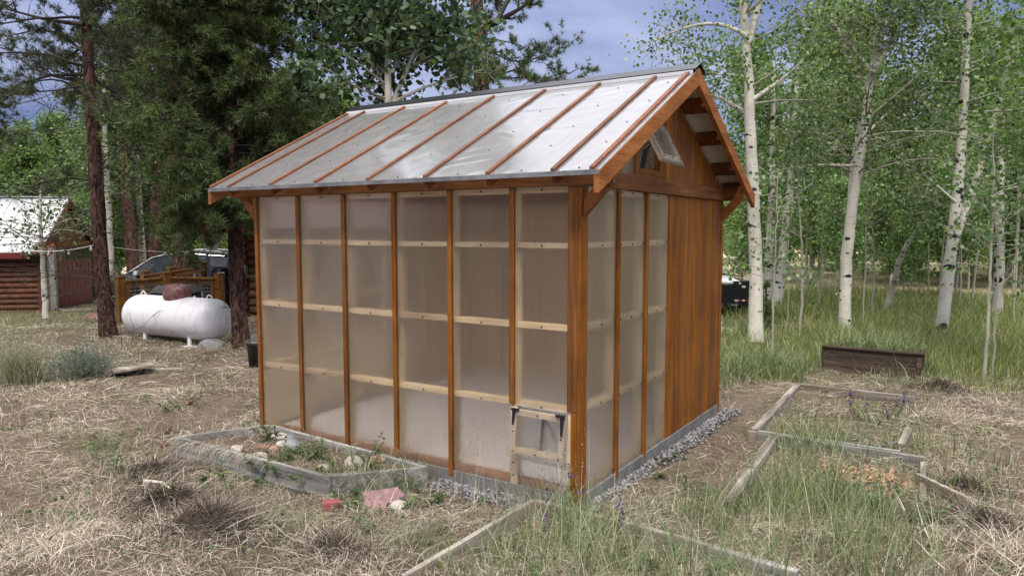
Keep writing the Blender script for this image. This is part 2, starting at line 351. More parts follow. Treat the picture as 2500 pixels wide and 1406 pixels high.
M['pinebark2'] = bark_pine('ponderosa_bark', (.03, .018, .014), (.14, .075, .058), (.26, .15, .12))
M['pinetwig'] = plain('pine_twig', (.06, .05, .042), .9)

# ------------------------------------------------------------------ GROUND
def green_at(x, y):
    x = np.asarray(x, float); y = np.asarray(y, float)
    ss = lambda a, b, v: np.clip((v - a) / (b - a), 0, 1) ** 2 * (3 - 2 * np.clip((v - a) / (b - a), 0, 1))
    g = ss(4.6, 8.4, y - .25 * np.abs(x)) * ss(-6, -2.5, x)
    g = np.maximum(g, .5 * ss(11, 18, -x) * ss(0, 3, y)); g = np.maximum(g, .9 * ss(14, 20, y)) * (1 - ss(24, 29, np.hypot(x - 2.4, y + 4.7)) * (x > -8 + .0 * y) * (y > 5))
    g = np.maximum(g, .34 * np.exp(-((x - 1.6) ** 2 / .5 + (y - 1.0) ** 2 / .7)))
    g = np.maximum(g, .30 * np.exp(-((x - .7) ** 2 / .9 + (y + .9) ** 2 / .25)))
    g = np.maximum(g, .4 * np.exp(-((x - 1.25) ** 2 / .5 + (y - 4.1) ** 2 / 1.4)))
    w = .5 + .5 * np.sin(1.9 * x + 2.3 * y + 2 * np.sin(.9 * x - 1.1 * y)); w2 = np.sin(3.3 * x + 1.2 * np.sin(2.1 * y)) * np.sin(2.9 * y + 1.4 * np.sin(1.7 * x))
    return np.clip(g + .16 * (w - .35) + .45 * w2 * g * (1 - g) * 2, 0, 1)
rr = np.concatenate([np.linspace(1.2, 12, 170), np.geomspace(12.1, 60, 80), np.geomspace(62, 4000, 40)])
na = 420; aa = np.linspace(0, 2 * np.pi, na, endpoint=False)
gx = CP[0] + rr[:, None] * np.sin(aa)[None]; gy = CP[1] + rr[:, None] * np.cos(aa)[None]
gz = tz(gx, gy)
Vg = np.stack([gx, gy, gz], -1).reshape(-1, 3)
Vg = np.concatenate([Vg, [[CP[0], CP[1], float(tz(CP[0], CP[1]))]]])
i = np.arange(len(rr) - 1)[:, None] * na; k = np.arange(na)[None]; k2 = (k + 1) % na
Fg = np.stack([i + k, i + na + k, i + na + k2, i + k2], -1).reshape(-1, 4)
me = mesh_np('ground', Vg, Fg, True)
bmg = bmesh.new(); bmg.from_mesh(me); bmg.verts.ensure_lookup_table(); cv = bmg.verts[len(Vg) - 1]
for q in range(na): bmg.faces.new((bmg.verts[q], bmg.verts[(q + 1) % na], cv))
bmesh.ops.recalc_face_normals(bmg, faces=bmg.faces); bmg.to_mesh(me); bmg.free()
at_ = me.attributes.new('cover', 'FLOAT', 'POINT'); at_.data.foreach_set('value', green_at(Vg[:, 0], Vg[:, 1]).astype(np.float32))
dd_ = np.hypot(Vg[:, 0] - CP[0], Vg[:, 1] - CP[1]); at2 = me.attributes.new('field', 'FLOAT', 'POINT'); at2.data.foreach_set('value', (np.clip((dd_ - 25) / 6, 0, 1) * (Vg[:, 1] > 6)).astype(np.float32))
t = NT('ground_cover'); n1 = t.noise(t.coords(), 1.6, 6, .65); n2 = t.noise(t.coords(), 14, 6, .7); n3 = t.noise(t.coords(), 90, 4, .7)
soil = t.ramp(n2, [(.3, (.035, .025, .018)), (.5, (.10, .073, .053)), (.7, (.22, .17, .13))])
straw = t.ramp(n3, [(.3, (.07, .052, .038)), (.55, (.24, .19, .145)), (.75, (.46, .385, .31))])
dry = t.mix(soil, straw, t.ramp(n1, [(.38, .25), (.6, .85)]))
grn = t.ramp(n2, [(.3, (.045, .06, .022)), (.55, (.11, .135, .05)), (.75, (.24, .24, .11))])
av = t.n('ShaderNodeAttribute', attribute_name='cover').outputs['Fac']; fv = t.n('ShaderNodeAttribute', attribute_name='field').outputs['Fac']
M['ground'] = t.done(t.bsdf(t.mix(t.mix(dry, grn, av), (.50, .43, .28), fv), .95, t.bump(t.math('ADD', n2, t.math('MULTIPLY', n3, .5)), .6, .04), spec=.1))
me.materials.append(M['ground']); ground = link('ground', me); tag(ground, kind='structure')

# far mountain ridge seen between the aspens, distance haze put into its blue
def ridge(name, d, pts, mat, label):
    mb = MB(); n = 60; xs = np.linspace(pts[0][0], pts[-1][0], n); ys = np.interp(xs, [p[0] for p in pts], [p[1] for p in pts])
    rg = np.random.default_rng(4); ys = ys + rg.normal(0, 1.2, n)
    V = []
    for kx, (x, y) in enumerate(zip(xs, ys)):
        top = at(x, y, d)
        for tt, back in ((0, -.45), (.35, -.28), (.7, -.1), (1, 0), (.6, .3), (0, .6)):
            p = CP + (top - CP) * (1 + back); jit = rg.normal(0, .02) if 0 < tt < 1 else 0
            V.append((p[0], p[1], -6 + (top[2] + 6) * max(0, tt + jit)))
    F = [(a * 6 + b, a * 6 + b + 1, (a + 1) * 6 + b + 1, (a + 1) * 6 + b) for a in range(n - 1) for b in range(5)]
    mb.add(V, F); o = mb.build(name, mat, smooth=True); tag(o, label, None, kind='structure'); return o
t = NT('hazed_forest_mountain'); M['mount'] = t.done(t.bsdf(t.ramp(t.noise(t.coords(), .02, 8, .7), [(.35, (.035, .06, .085)), (.65, (.07, .11, .14))]), .95, spec=.05))
ridge('mountain', 1800, [(1500, 500), (1900, 420), (2120, 305), (2200, 300), (2330, 335), (2450, 400), (2800, 450), (3200, 520)], M['mount'], 'forested mountain ridge with haze blue in its colour, far behind the aspens')

# ------------------------------------------------------------------ GREENHOUSE
L_, W_, H_ = 3.66, 3.51, 2.35
gh = thing('greenhouse', 'cedar framed greenhouse with polycarbonate walls and clear battened roof', 'greenhouse', (-1.83, 1.75, -.15))
def rz(y): y = min(y, W_ - y); return 2.434 + .5133 * (y + .281)
XR, XL, YE = .295, -3.994, -.281
def part(name, mat, fn, parent=gh, bevel=0.0, smooth=False):
    mb = MB(); fn(mb); return mb.build(name, M[mat] if isinstance(mat, str) else mat, parent, smooth, bevel)
def bx(name, mat, x0, x1, y0, y1, z0, z1, parent=gh, bevel=.003):
    return part(name, mat, lambda m: m.box(x0, x1, y0, y1, z0, z1), parent, bevel)
def slope(name, mat, x0, x1, ya, yb, o0, o1, parent=gh, bevel=0.0):
    def fn(m):
        P = []
        for o in (o0, o1): P += [(x0, ya, rz(ya) + o), (x1, ya, rz(ya) + o), (x1, yb, rz(yb) + o), (x0, yb, rz(yb) + o)]
        m.hexa(P)
    return part(name, mat, fn, parent, bevel)
# base
bx('floor_slab', 'concrete', -L_ + .03, -.03, .03, W_ - .03, -.3, -.02)
for nm, a in (('skirt_board', (-L_ - .012, .018, -.018, .02, -.35, .004)), ('skirt_board', (-.02, .022, .021, W_ + .01, -.35, .004)), ('skirt_board', (-L_ - .012, -.021, W_ - .02, W_ + .012, -.35, .004)), ('skirt_board', (-L_ - .013, -L_ + .02, .021, W_ - .021, -.35, .004))):
    bx(nm, 'skirt', *a)
sx = [-3.63 + .61 * q for q in range(6)]                       # stud lines of the long wall
RAILS = [.655, 1.28, 1.903]
# long wall: sill, top plate, studs, rails, panels, battens
bx('sill_plate', wood('treated_sill', (.30, .16, .10), (.44, .26, .18), (.55, .36, .27), axis='x'), -L_ + .01, -.01, .012, .10, .004, .045)
bx('top_plate', 'pine_x', -L_ + .01, -.01, .012, .10, 2.305, 2.345)
for q, x in enumerate(sx):
    bx('stud', 'pine_z', x - .019, x + .019, .012, .10, .045, 2.305)
    xe = sx[q + 1] if q < 5 else -.06
    for z in RAILS: bx('rail', 'pine_x', x + .02, xe - .02, .012, .095, z - .02, z + .022)
    px0, px1 = x + .002, xe - .002
    bx('wall_panel', 'poly', px0, px1, 0.0, .008, -.03 if q < 5 else .66, 2.345, bevel=0)
    zb = -.04 if q < 5 else .655
    bx('batten', 'cedar_z', x - .0225, x + .0225, -.024, -.001, zb, 2.345, bevel=.004)
bx('stud', 'pine_z', -.09, -.05, .012, .10, .045, 2.305)
# near corner post
bx('corner_board', 'cedar_z', -.085, -.001, -.024, -.001, .655, 2.345, bevel=.004)
bx('corner_board', 'cedar_z', -.052, -.001, -.0225, -.001, -.22, .65, bevel=.004)
bx('corner_post', 'cedar_z', .001, .024, -.024, .082, -.25, 2.345, bevel=.004)
bx('corner_trim', 'cedar_soft', .001, .02, .084, .104, -.02, 2.345, bevel=.003)
# low vent in the last bay
def tilt(p, hx=-.012, hz=.635, a=R_(7)):
    y, z = p[1] - hx, p[2] - hz; return (p[0], hx + y * math.cos(a) + z * math.sin(a), hz - y * math.sin(a) + z * math.cos(a))
vx0, vx1 = -.565, -.058
def vpart(name, mat, fn, parent=gh): 
    mb = MB(); fn(mb); mb.xf(tilt); return mb.build(name, M[mat], parent, bevel=.002)
vent = vpart('low_vent', 'sash', lambda m: (m.box(vx0 + .02, vx1 - .02, -.06, -.022, .575, .622), m.box(vx0 + .02, vx1 - .02, -.06, -.022, .285, .33), m.box(vx0 + .02, vx0 + .062, -.059, -.023, .331, .574), m.box(vx1 - .062, vx1 - .02, -.059, -.023, .331, .574)))
tag(vent, 'pale wooden vent sash tilted out at the foot of the long wall')
vpart('vent_pane', 'clearpane', lambda m: m.box(vx0, vx1, -.069, -.062, .25, .63), vent)
vpart('hinge', 'black', parent=vent, fn=lambda m: (m.box(vx0 + .02, vx0 + .09, -.085, -.07, .612, .632), m.hexa([(vx0 + .03, -.075, .5), (vx0 + .045, -.075, .5), (vx0 + .045, -.071, .5), (vx0 + .03, -.071, .5), (vx0 + .025, -.075, .61), (vx0 + .055, -.075, .61), (vx0 + .055, -.071, .61), (vx0 + .025, -.071, .61)])))
vpart('hinge', 'black', parent=vent, fn=lambda m: (m.box(vx1 - .09, vx1 - .01, -.085, -.07, .612, .632), m.hexa([(vx1 - .045, -.075, .47), (vx1 - .028, -.075, .47), (vx1 - .028, -.071, .47), (vx1 - .045, -.071, .47), (vx1 - .055, -.075, .61), (vx1 - .02, -.075, .61), (vx1 - .02, -.071, .61), (vx1 - .055, -.071, .61)])))
tag(vpart('vent_screw', 'screw', parent=vent, fn=lambda m: [m.lathe([(.007, 0), (.007, .004), (.003, .006)], (x, -.07, z), 8, (0, -1, 0)) for x in (vx0 + .05, (vx0 + vx1) / 2, vx1 - .05) for z in (.30, .60)] + [m.lathe([(.007, 0), (.007, .004)], (x, -.07, .45), 8, (0, -1, 0)) for x in (vx0 + .04, vx1 - .04)]), kind='stuff')
def meshgrid(m):
    for a in np.arange(-.51, -.11, .018): m.box(a, a + .002, .012, .014, .2, .63)
    for a in np.arange(.2, .63, .018): m.box(-.53, -.09, .0145, .0165, a, a + .002)
tag(part('insect_screen', 'mesh', meshgrid), 'wire insect mesh behind the low vent')
bx('vent_post', 'pine_z', -.60, -.535, -.004, .009, .0, .63); bx('vent_post', 'pine_z', -.085, -.052, -.004, .009, .0, .63)
bx('wall_panel', 'clearpane', -.60, -.052, -.012, -.006, -.03, .255, bevel=0)
part('vent_opener', 'black', lambda m: (m.tube([(-.30, .0, .60), (-.34, .05, .30)], .012, 8), m.tube([(-.29, .0, .59), (-.22, .06, .38)], .006, 6), m.tube([(-.34, .05, .5), (-.36, .06, .22)], .008, 6)))
# screws of the long wall (a few pixels each)
def screws_long(m):
    for q, x in enumerate(sx):
        xe = sx[q + 1] if q < 5 else -.06
        for z in RAILS + [2.325]:
            m.lathe([(.0075, 0), (.0075, .005), (.003, .007)], ((x + xe) / 2, -.001, z), 8, (0, -1, 0))
        if q < 5:
            for fx in (.2, .5, .8): m.lathe([(.006, 0), (.006, .005)], (x + (xe - x) * fx, -.001, .0), 6, (0, -1, 0))
    for z in (.08, .18): m.lathe([(.007, 0), (.007, .005)], (-.57, -.013, z), 6, (0, -1, 0)); m.lathe([(.007, 0), (.007, .005)], (-.07, -.013, z), 6, (0, -1, 0))
tag(part('screw_row', 'screw', screws_long), kind='stuff')
# gable wall (x = 0)
gy = [.104, .67, 1.27, 1.82]
bx('sill_plate', M['pine_y'], -.10, -.012, .10, 1.82, .004, .045); bx('top_plate', 'pine_y', -.10, -.012, .104, W_ - .1, 2.305, 2.345)
for q in range(3):
    y0, y1 = gy[q], gy[q + 1]
    for z in RAILS: bx('rail', 'pine_y', -.095, -.012, y0 + .022, y1 - .022, z - .02, z + .022)
    bx('wall_panel', 'poly', -.008, 0.0, y0 + .002, y1 - .002, -.03, 2.345, bevel=0)
    bx('stud', 'pine_z', -.10, -.012, y1 - .02, y1 + .02, .045, 2.305)
    if q < 2: bx('batten', 'cedar_z', .001, .024, y1 - .0225, y1 + .0225, -.04, 2.345, bevel=.004)
def screws_gable(m):
    for q in range(3):
        y0, y1 = gy[q], gy[q + 1]
        fr = (.5,) if q == 0 else (.12, .5, .9)
        for z in RAILS + [2.328]:
            for a in fr: m.lathe([(.0075, 0), (.0075, .005), (.003, .007)], (.001, y0 + (y1 - y0) * a, z), 8, (1, 0, 0))
        for a in (.3, .75): m.lathe([(.006, 0), (.006, .005)], (.001, y0 + (y1 - y0) * a, .0), 6, (1, 0, 0))
tag(part('screw_row', 'screw', screws_gable), kind='stuff')
bds = [1.822, 2.005, 2.19, 2.383, 2.586, 2.784, 2.964, 3.165, 3.36, 3.452]
rg = random.Random(3)
for a, b in zip(bds[:-1], bds[1:]):
    pr = rg.uniform(0, .004); bx('board', 'cedar_z', -.012, .008 + pr, a + .004, b - .004, -.03, 2.346, bevel=.004)
bx('board_backing', 'cedar_z', -.03, -.013, 1.822, 3.5, -.02, 2.34, bevel=0)
bx('corner_post', 'cedar_z', -.06, .026, 3.454, 3.515, -.12, 2.346, bevel=.004)
bx('gable_beam', wood('dark_gable_beam', (.10, .03, .008), (.20, .068, .016), (.32, .12, .032), axis='y'), .001, .040, -.03, W_ + .01, 2.35, 2.477, bevel=.004)
# upper gable: boards, poly triangle, vent opening
def board_top(name, mat, ya, yb, z0, x0=-.012, x1=.008, cut=.115):
    def fn(m):
        if ya < W_ / 2 < yb: poly = [(ya, z0), (yb, z0), (yb, rz(yb) - cut), (W_ / 2, rz(W_ / 2) - cut), (ya, rz(ya) - cut)]
        else: poly = [(ya, z0), (yb, z0), (yb, max(z0 + .01, rz(yb) - cut)), (ya, max(z0 + .01, rz(ya) - cut))]
        m.prism(poly, 'x', x0, x1)
    return part(name, mat, fn, bevel=.002)
ub = [1.605, 1.7, 1.807, 1.9, 1.994, 2.09, 2.179, 2.28, 2.383, 2.48, 2.573, 2.67, 2.77, 2.87, 2.977, 3.08, 3.193, 3.3, 3.4]
for a, b in zip(ub[:-1], ub[1:]): board_top('board', 'cedar_z', a + .003, b - .003, 2.44, x1=.006 + rg.uniform(0, .005))
board_top('board_backing', 'cedar_z', 1.60, 3.42, 2.44, -.03, -.013, .13)
board_top('gable_pane', 'poly', .30, .995, 2.478, -.008, 0.0, .11)
bx('vent_jamb', 'cedar_z', -.05, .012, .998, 1.078, 2.44, rz(1.0) - .12)
bx('vent_sill', 'cedar_y', -.05, .016, 1.08, 1.602, 2.44, 2.55)
board_top('vent_jamb', 'cedar_z', 1.56, 1.602, 2.551, -.05, .013)
board_top('gable_pane', 'clearpane', 1.08, 1.558, 2.96, -.008, 0.0, .11)
bx('vent_head', 'pine_y', -.05, .006, 1.08, 1.558, 2.935, 2.959)
bx('pale_post', 'pine_z', -.40, -.37, 1.20, 1.26, 2.35, 2.95, bevel=.002)
hz, hx, ang = 2.95, .02, R_(27)
def stilt(p): 
    x, z = p[0] - hx, p[2] - hz; return (hx + x * math.cos(ang) - z * math.sin(ang), p[1], hz + x * math.sin(ang) + z * math.cos(ang))
def gpart(name, mat, fn, parent=gh):
    mb = MB(); fn(mb); mb.xf(stilt); return mb.build(name, M[mat], parent, bevel=.002)
gv = gpart('gable_vent', 'sash', lambda m: (m.box(.0, .04, 1.12, 1.17, 2.57, 2.94), m.box(.0, .04, 1.51, 1.56, 2.57, 2.94), m.box(.001, .039, 1.171, 1.509, 2.57, 2.62), m.box(.001, .039, 1.171, 1.509, 2.89, 2.94)))
tag(gv, 'small pale gable vent propped open')
gpart('vent_pane', 'clearpane', lambda m: m.box(.041, .048, 1.09, 1.59, 2.53, 2.95), gv)
tag(gpart('vent_screw', 'screw', parent=gv, fn=lambda m: [m.lathe([(.008, 0), (.008, .005)], (.048, y, z), 8, (1, 0, 0)) for y in (1.145, 1.34, 1.535) for z in (2.595, 2.76, 2.915) if not (y == 1.34 and z == 2.76)]), kind='stuff')
part('gas_strut', 'black', lambda m: (m.tube([(-.02, 1.22, 2.56), (.0, 1.25, 2.72)], .022, 8), m.tube([(.0, 1.25, 2.72), (.09, 1.28, 2.80)], .008, 8), m.tube([(-.03, 1.1, 2.70), (.03, 1.27, 2.79)], .01, 6)))
# eave beams, braces
bx('eave_beam', 'cedar_x', XL + .03, XR - .045, -.042, -.0005, 2.348, 2.50, bevel=.004)
bx('eave_beam', 'cedar_x', XL + .03, XR - .045, W_ + .0005, W_ + .042, 2.348, 2.50, bevel=.004)
for (x0, s_) in ((.0, 1), (-L_, -1)):
    for y in (.03, W_ - .03):
        a = (x0 + .03 * s_, y, 2.185); b = (x0 + .262 * s_, y, 2.43)
        part('brace', 'cedar_soft', lambda m: m.hexa([(a[0], y - .03, 2.12), (a[0], y + .03, 2.12), (a[0], y + .03, 2.25), (a[0], y - .03, 2.25), (b[0], y - .03, 2.36), (b[0], y + .03, 2.36), (b[0] - .0, y + .03, 2.475), (b[0], y - .03, 2.475)]), bevel=.003)
        bx('purlin_end', 'cedar_soft', min(x0 + .04 * s_, x0 + .285 * s_), max(x0 + .04 * s_, x0 + .285 * s_), y + .035, y + .085, 2.44, 2.50)
# roof: clear panels on the long slope, battens, rafters, purlins
RB = [-3.9700, -3.689, -3.069, -2.468, -1.844, -1.227, -.627, -.068, .236]
for q in range(8): slope('roof_panel', 'polyroof', RB[q] - (.024 if q == 0 else -.001), RB[q + 1] - .001 if q < 7 else XR - .002, YE, W_ / 2 - .01, -.008, 0.0)
for q, x in enumerate(RB):
    slope('roof_batten', 'cedar_slope', x - .0185, x + .0185, YE - .004, W_ / 2 - .12, .001, .021, bevel=.002)
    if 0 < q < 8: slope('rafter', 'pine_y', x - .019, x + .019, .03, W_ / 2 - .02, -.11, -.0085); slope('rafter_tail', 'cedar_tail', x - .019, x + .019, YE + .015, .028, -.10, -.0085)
mids = [(RB[q] + RB[q + 1]) / 2 for q in range(1, 7)] + [(RB[7] + XR) / 2 + .01]
for x in mids[:-1]: slope('rafter', 'pine_y', x - .019, x + .019, .03, W_ / 2 - .02, -.10, -.0095)
for y in (.25, .75, 1.25):
    def pf(m, y=y): m.hexa([(XL + .06, y - .02, rz(y) - .15), (XR - .06, y - .02, rz(y) - .15), (XR - .06, y + .02, rz(y) - .15), (XL + .06, y + .02, rz(y) - .15), (XL + .06, y - .02, rz(y - .02) - .112), (XR - .06, y - .02, rz(y - .02) - .112), (XR - .06, y + .02, rz(y + .02) - .112), (XL + .06, y + .02, rz(y + .02) - .112)])
    part('purlin', 'pine_x', pf)
def roof_screws(m):
    nrm = np.array([0, -.5133, 1.0]); nrm /= np.linalg.norm(nrm)
    for q, x in enumerate(mids + [(RB[0] + RB[1]) / 2]):
        for y in (-.25, .18, .55, 1.0, 1.42): m.lathe([(.0065, 0), (.0065, .004), (.003, .006)], (x, y, rz(y) + .0005), 8, nrm)
tag(part('screw_row', 'screw', roof_screws), kind='stuff')
slope('ridge_cap', 'blackcap', XL - .01, XR + .012, W_ / 2 - .15, W_ / 2, .033, .040)
slope('ridge_cap', 'blackcap', XL - .01, XR + .012, W_ / 2 + .0005, W_ / 2 + .15, .033, .040)
slope('ridge_flashing', 'whitemetal', XL + .01, XR - .01, W_ / 2 - .157, W_ / 2 - .151, .002, .030)
bx('drip_edge', 'drip', XL, XR, YE - .014, YE - .0045, 2.398, 2.43, bevel=0)
for x0, x1 in ((XR - .04, XR + .003), (XL - .003, XL + .04)):
    slope('barge_rafter', 'barge', x0, x1, YE - .012, W_ / 2 - .0005, -.155, -.0095, bevel=.003)
    slope('barge_rafter', 'barge', x0, x1, W_ / 2 + .0005, W_ - YE + .012, -.155, -.0095, bevel=.003)
# metal slope with ribs, lookouts of the overhang
def ribbed(m):
    xs = []; x = XL + .002
    prof = []
    while x < XR - .004:
        for dx, dz in ((0, 0), (.03, .0), (.045, .016), (.065, .016), (.08, 0), (.15, 0), (.155, .004), (.165, .004), (.17, 0)):
            if x + dx < XR - .004: prof.append((x + dx, dz))
        x += .23
    V = []
    for (a, dz) in prof:
        for y in (W_ / 2 + .005, W_ - YE): V.append((a, y, rz(y) - .006 + dz))
    m.add(V, [(2 * q, 2 * q + 1, 2 * q + 3, 2 * q + 2) for q in range(len(prof) - 1)])
part('metal_roof', 'creamroof', ribbed)
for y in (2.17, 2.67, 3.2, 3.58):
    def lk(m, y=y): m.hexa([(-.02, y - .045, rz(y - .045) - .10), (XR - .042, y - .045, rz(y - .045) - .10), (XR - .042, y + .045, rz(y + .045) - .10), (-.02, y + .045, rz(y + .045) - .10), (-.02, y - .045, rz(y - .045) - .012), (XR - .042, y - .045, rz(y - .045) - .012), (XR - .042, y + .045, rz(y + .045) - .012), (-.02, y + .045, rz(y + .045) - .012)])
    part('lookout', 'cedar_tail', lk)  # lookouts take the darker cedar: shade under the overhang put into their colour
# far end wall and back wall (seen through the panels)
for y0, y1 in ((.03, .62), (.62, 1.22), (1.22, 1.82)):
    bx('wall_panel', 'poly', -L_, -L_ + .008, y0 + .002, y1 - .002, -.03, 2.345, bevel=0)
    bx('stud', 'pine_z', -L_ + .012, -L_ + .10, y1 - .02, y1 + .02, .045, 2.305)
    for z in RAILS: bx('rail', 'pine_y', -L_ + .012, -L_ + .095, y0 + .022, y1 - .022, z - .02, z + .022)
bx('pale_panel', 'palepanel', -L_ + .101, -L_ + .112, .11, 1.82, 2.04, 2.30)
for q in range(12): bx('board', 'cedar_z', -L_ - .008, -L_ + .012, 1.825 + q * .14, 1.96 + q * .14, -.03, 2.345)
for q in range(24): board_top('board', 'cedar_z', .10 + q * .1387, .235 + q * .1387, 2.35, -L_ - .008, -L_ + .012)
for q in range(26): bx('board', 'lightwall', -L_ + .02 + q * .14, -L_ + .157 + q * .14, W_ - .018, W_, -.03, 2.345)
for q in range(7): bx('stud', 'pine_z', -L_ + .1 + q * .57, -L_ + .14 + q * .57, W_ - .1, W_ - .02, .0, 2.33)
bx('inner_wall', 'lightwall', -L_ + .0135, -L_ + .022, 1.845, 3.48, .0, 2.34)
bx('inner_wall', 'lightwall', -.05, -.032, 1.84, 3.45, .0, 2.34)

# ------------------------------------------------------------------ RAISED BEDS
def frame_board(root, a, b, z0, z1, th, mat, name='board', sub=None):
    return part(name, mat, lambda m: m.beam((a[0], a[1], (z0 + z1) / 2), (b[0], b[1], (z0 + z1) / 2), th, z1 - z0), root, bevel=.005)
bl = thing('raised_bed', 'grey weathered plank raised bed filled with stones beside the long wall', 'raised bed', (-2.6, -.5, -.15))
zt = .092
frame_board(bl, (-3.80, -.87), (-1.735, -.855), -.09, zt, .04, 'grey_x'); frame_board(bl, (-3.80, -.865), (-1.74, -.85), -.26, -.094, .038, 'grey_x')
frame_board(bl, (-1.755, -.828), (-1.26, -.245), -.09, zt - .004, .04, 'grey_y'); frame_board(bl, (-1.755, -.828), (-1.26, -.24), -.26, -.094, .038, 'grey_y')
frame_board(bl, (-1.283, -.235), (-3.39, -.085), -.20, zt - .012, .038, 'grey_x')
frame_board(bl, (-3.41, -.105), (-3.80, -.845), -.20, zt - .008, .038, 'grey_y')
def soil_patch(root, poly, z, mat, amp=.03, n=14):
    V = []; F = []; c = np.mean(poly, 0); rg = np.random.default_rng(int(abs(c[0] * 97 + c[1] * 31)) + 1)
    P = np.array(poly); 
    for u in np.linspace(0, 1, n):
        for v in np.linspace(0, 1, n):
            p = (P[0] * (1 - u) + P[1] * u) * (1 - v) + (P[3] * (1 - u) + P[2] * u) * v
            V.append((p[0], p[1], z + rg.normal(0, amp * .35) + amp * math.sin(5 * p[0]) * math.sin(6 * p[1])))
    F = [(q * n + s, (q + 1) * n + s, (q + 1) * n + s + 1, q * n + s + 1) for q in range(n - 1) for s in range(n - 1)]
    return part('soil', mat, lambda m: m.add(V, F), root, smooth=True)
t = NT('bed_soil'); nn = t.noise(t.coords(), 26, 6, .7)
M['soil'] = t.done(t.bsdf(t.ramp(nn, [(.3, (.07, .048, .036)), (.5, (.17, .125, .095)), (.72, (.34, .27, .20))]), .95, t.bump(nn, .8, .03), spec=.1))
soil_patch(bl, [(-3.76, -.84), (-1.77, -.82), (-1.31, -.25), (-3.38, -.12)], .02, M['soil'], .02, 20)
bA = thing('garden_bed', 'low timber bed frame farthest along the path, in front of the dark planter', 'garden bed', (1.25, 4.1, -.15))
zA = -.03
frame_board(bA, (.62, 2.78), (.545, 5.27), -.2, zA, .085, 'old_y'); frame_board(bA, (.50, 5.30), (1.92, 5.27), -.2, zA + .01, .05, 'old_x')
frame_board(bA, (.66, 2.74), (1.95, 2.76), -.22, zA - .002, .05, 'grey_x'); frame_board(bA, (1.94, 3.05), (1.955, 3.75), -.2, zA - .01, .07, 'old_y')
part('corner_block', 'old_z', lambda m: m.box(.57, .66, 2.68, 2.735, -.25, zA - .01), bA, bevel=.006)
bB = thing('garden_bed', 'middle timber bed frame with bare soil beside the narrow path', 'garden bed', (1.5, 1.6, -.15))
frame_board(bB, (.84, 2.62), (.90, 1.55), -.2, -.028, .085, 'old_y'); frame_board(bB, (.905, 1.49), (.97, .62), -.2, -.025, .08, 'old_y')
frame_board(bB, (.88, 2.645), (2.15, 2.63), -.22, -.022, .045, 'grey_x'); frame_board(bB, (2.15, 2.58), (2.2, 1.5), -.22, -.05, .05, 'old_y')
part('loose_board', 'old_x', lambda m: m.beam((2.13, 2.05, -.07), (2.5, 1.5, -.03), .04, .13), bB, bevel=.005)
bC = thing('garden_bed', 'nearest timber bed frame overgrown with grass at the foot of the corner post', 'garden bed', (.7, -.9, -.1))
frame_board(bC, (-.217, -.30), (-.245, -1.7), -.13, .04, .04, 'old_y'); frame_board(bC, (-.20, -.265), (.84, -.29), -.13, .03, .038, 'old_x')
frame_board(bC, (.86, -.275), (1.15, -.31), -.13, .022, .038, 'old_x'); frame_board(bC, (1.13, -.36), (1.66, -.41), -.09, .04, .06, 'grey_x')
pl = thing('planter_box', 'long dark timber planter box with tall grass in front of the aspens', 'planter', (1.25, 6.9, -.15))
for q, (za, zb) in enumerate(((-.2, .05), (.054, .245))):
    bx('plank', 'darkplank', .58, 1.90, 6.93 + .004 * q, 6.985, za, zb, pl, .008); bx('plank', 'darkplank', .60, 1.90, 7.55, 7.6, za, zb, pl, .008)
    bx('plank', 'darkplank', .56, .61, 6.99, 7.55, za, zb, pl, .008); bx('plank', 'darkplank', 1.86, 1.91, 6.99, 7.55, za, zb, pl, .008)
bx('cap_plank', 'darkplank', .57, 1.93, 6.90, 6.99, .247, .272, pl, .006)
bx('corner_post', 'darkplank', 1.83, 1.90, 6.90, 6.928, -.2, .204, pl, .006)
soil_patch(pl, [(.62, 7.0), (1.85, 7.0), (1.85, 7.54), (.62, 7.54)], .14, M['soil'], .02, 8)

# ------------------------------------------------------------------ STONES, BRICKS
def rock(name, label, cat, p, s, mat, seed, group=None, flat=1.0):
    rg = np.random.default_rng(seed); bm = bmesh.new(); bmesh.ops.create_icosphere(bm, subdivisions=3, radius=1.0)
    dirs = rg.normal(size=(7, 3)); dirs /= np.linalg.norm(dirs, axis=1)[:, None]; lim = rg.uniform(.62, .95, 7)
    for v in bm.verts:
        c = np.array(v.co)
        for d, l in zip(dirs, lim):
            e = c @ d
            if e > l: c = c - d * (e - l) * .95
        c = c + .03 * rg.normal(size=3) * .5
        v.co = Vector((p[0] + c[0] * s[0], p[1] + c[1] * s[1], p[2] + c[2] * s[2]))
    me = bpy.data.meshes.new(name); bm.to_mesh(me); bm.free(); o = link(name, me, M[mat]); return tag(o, label, cat, group)
def onbed(x, y): return (x, y, .02)
rock('stone', 'flat white stone lying at the back of the grey raised bed', 'stone', (-3.12, -.20, .03), (.15, .07, .035), 'rockwhite', 1)
rock('stone', 'blue grey stone just in front of the flat white stone in the raised bed', 'stone', (-2.93, -.24, .04), (.07, .06, .05), 'rockgrey', 2)
rock('stone', 'largest rounded grey and white boulder in the raised bed', 'stone', (-2.72, -.40, .045), (.10, .085, .075), 'rockgrey', 3)
rock('stone', 'white stone touching the left side of the largest grey boulder in the bed', 'stone', (-2.88, -.37, .03), (.08, .06, .045), 'rockwhite', 4)
rock('stone', 'dark reddish brown stone left of the grey boulders in the raised bed', 'stone', (-3.03, -.50, .02), (.11, .06, .035), 'rockbrown', 5)
rock('stone', 'small pink stone between the brown stone and the grey boulder', 'stone', (-2.86, -.48, .02), (.06, .05, .04), 'rockpink', 6)
rock('stone', 'low pale stone near the front plank of the raised bed', 'stone', (-2.83, -.65, .01), (.09, .05, .035), 'rockwhite', 7)
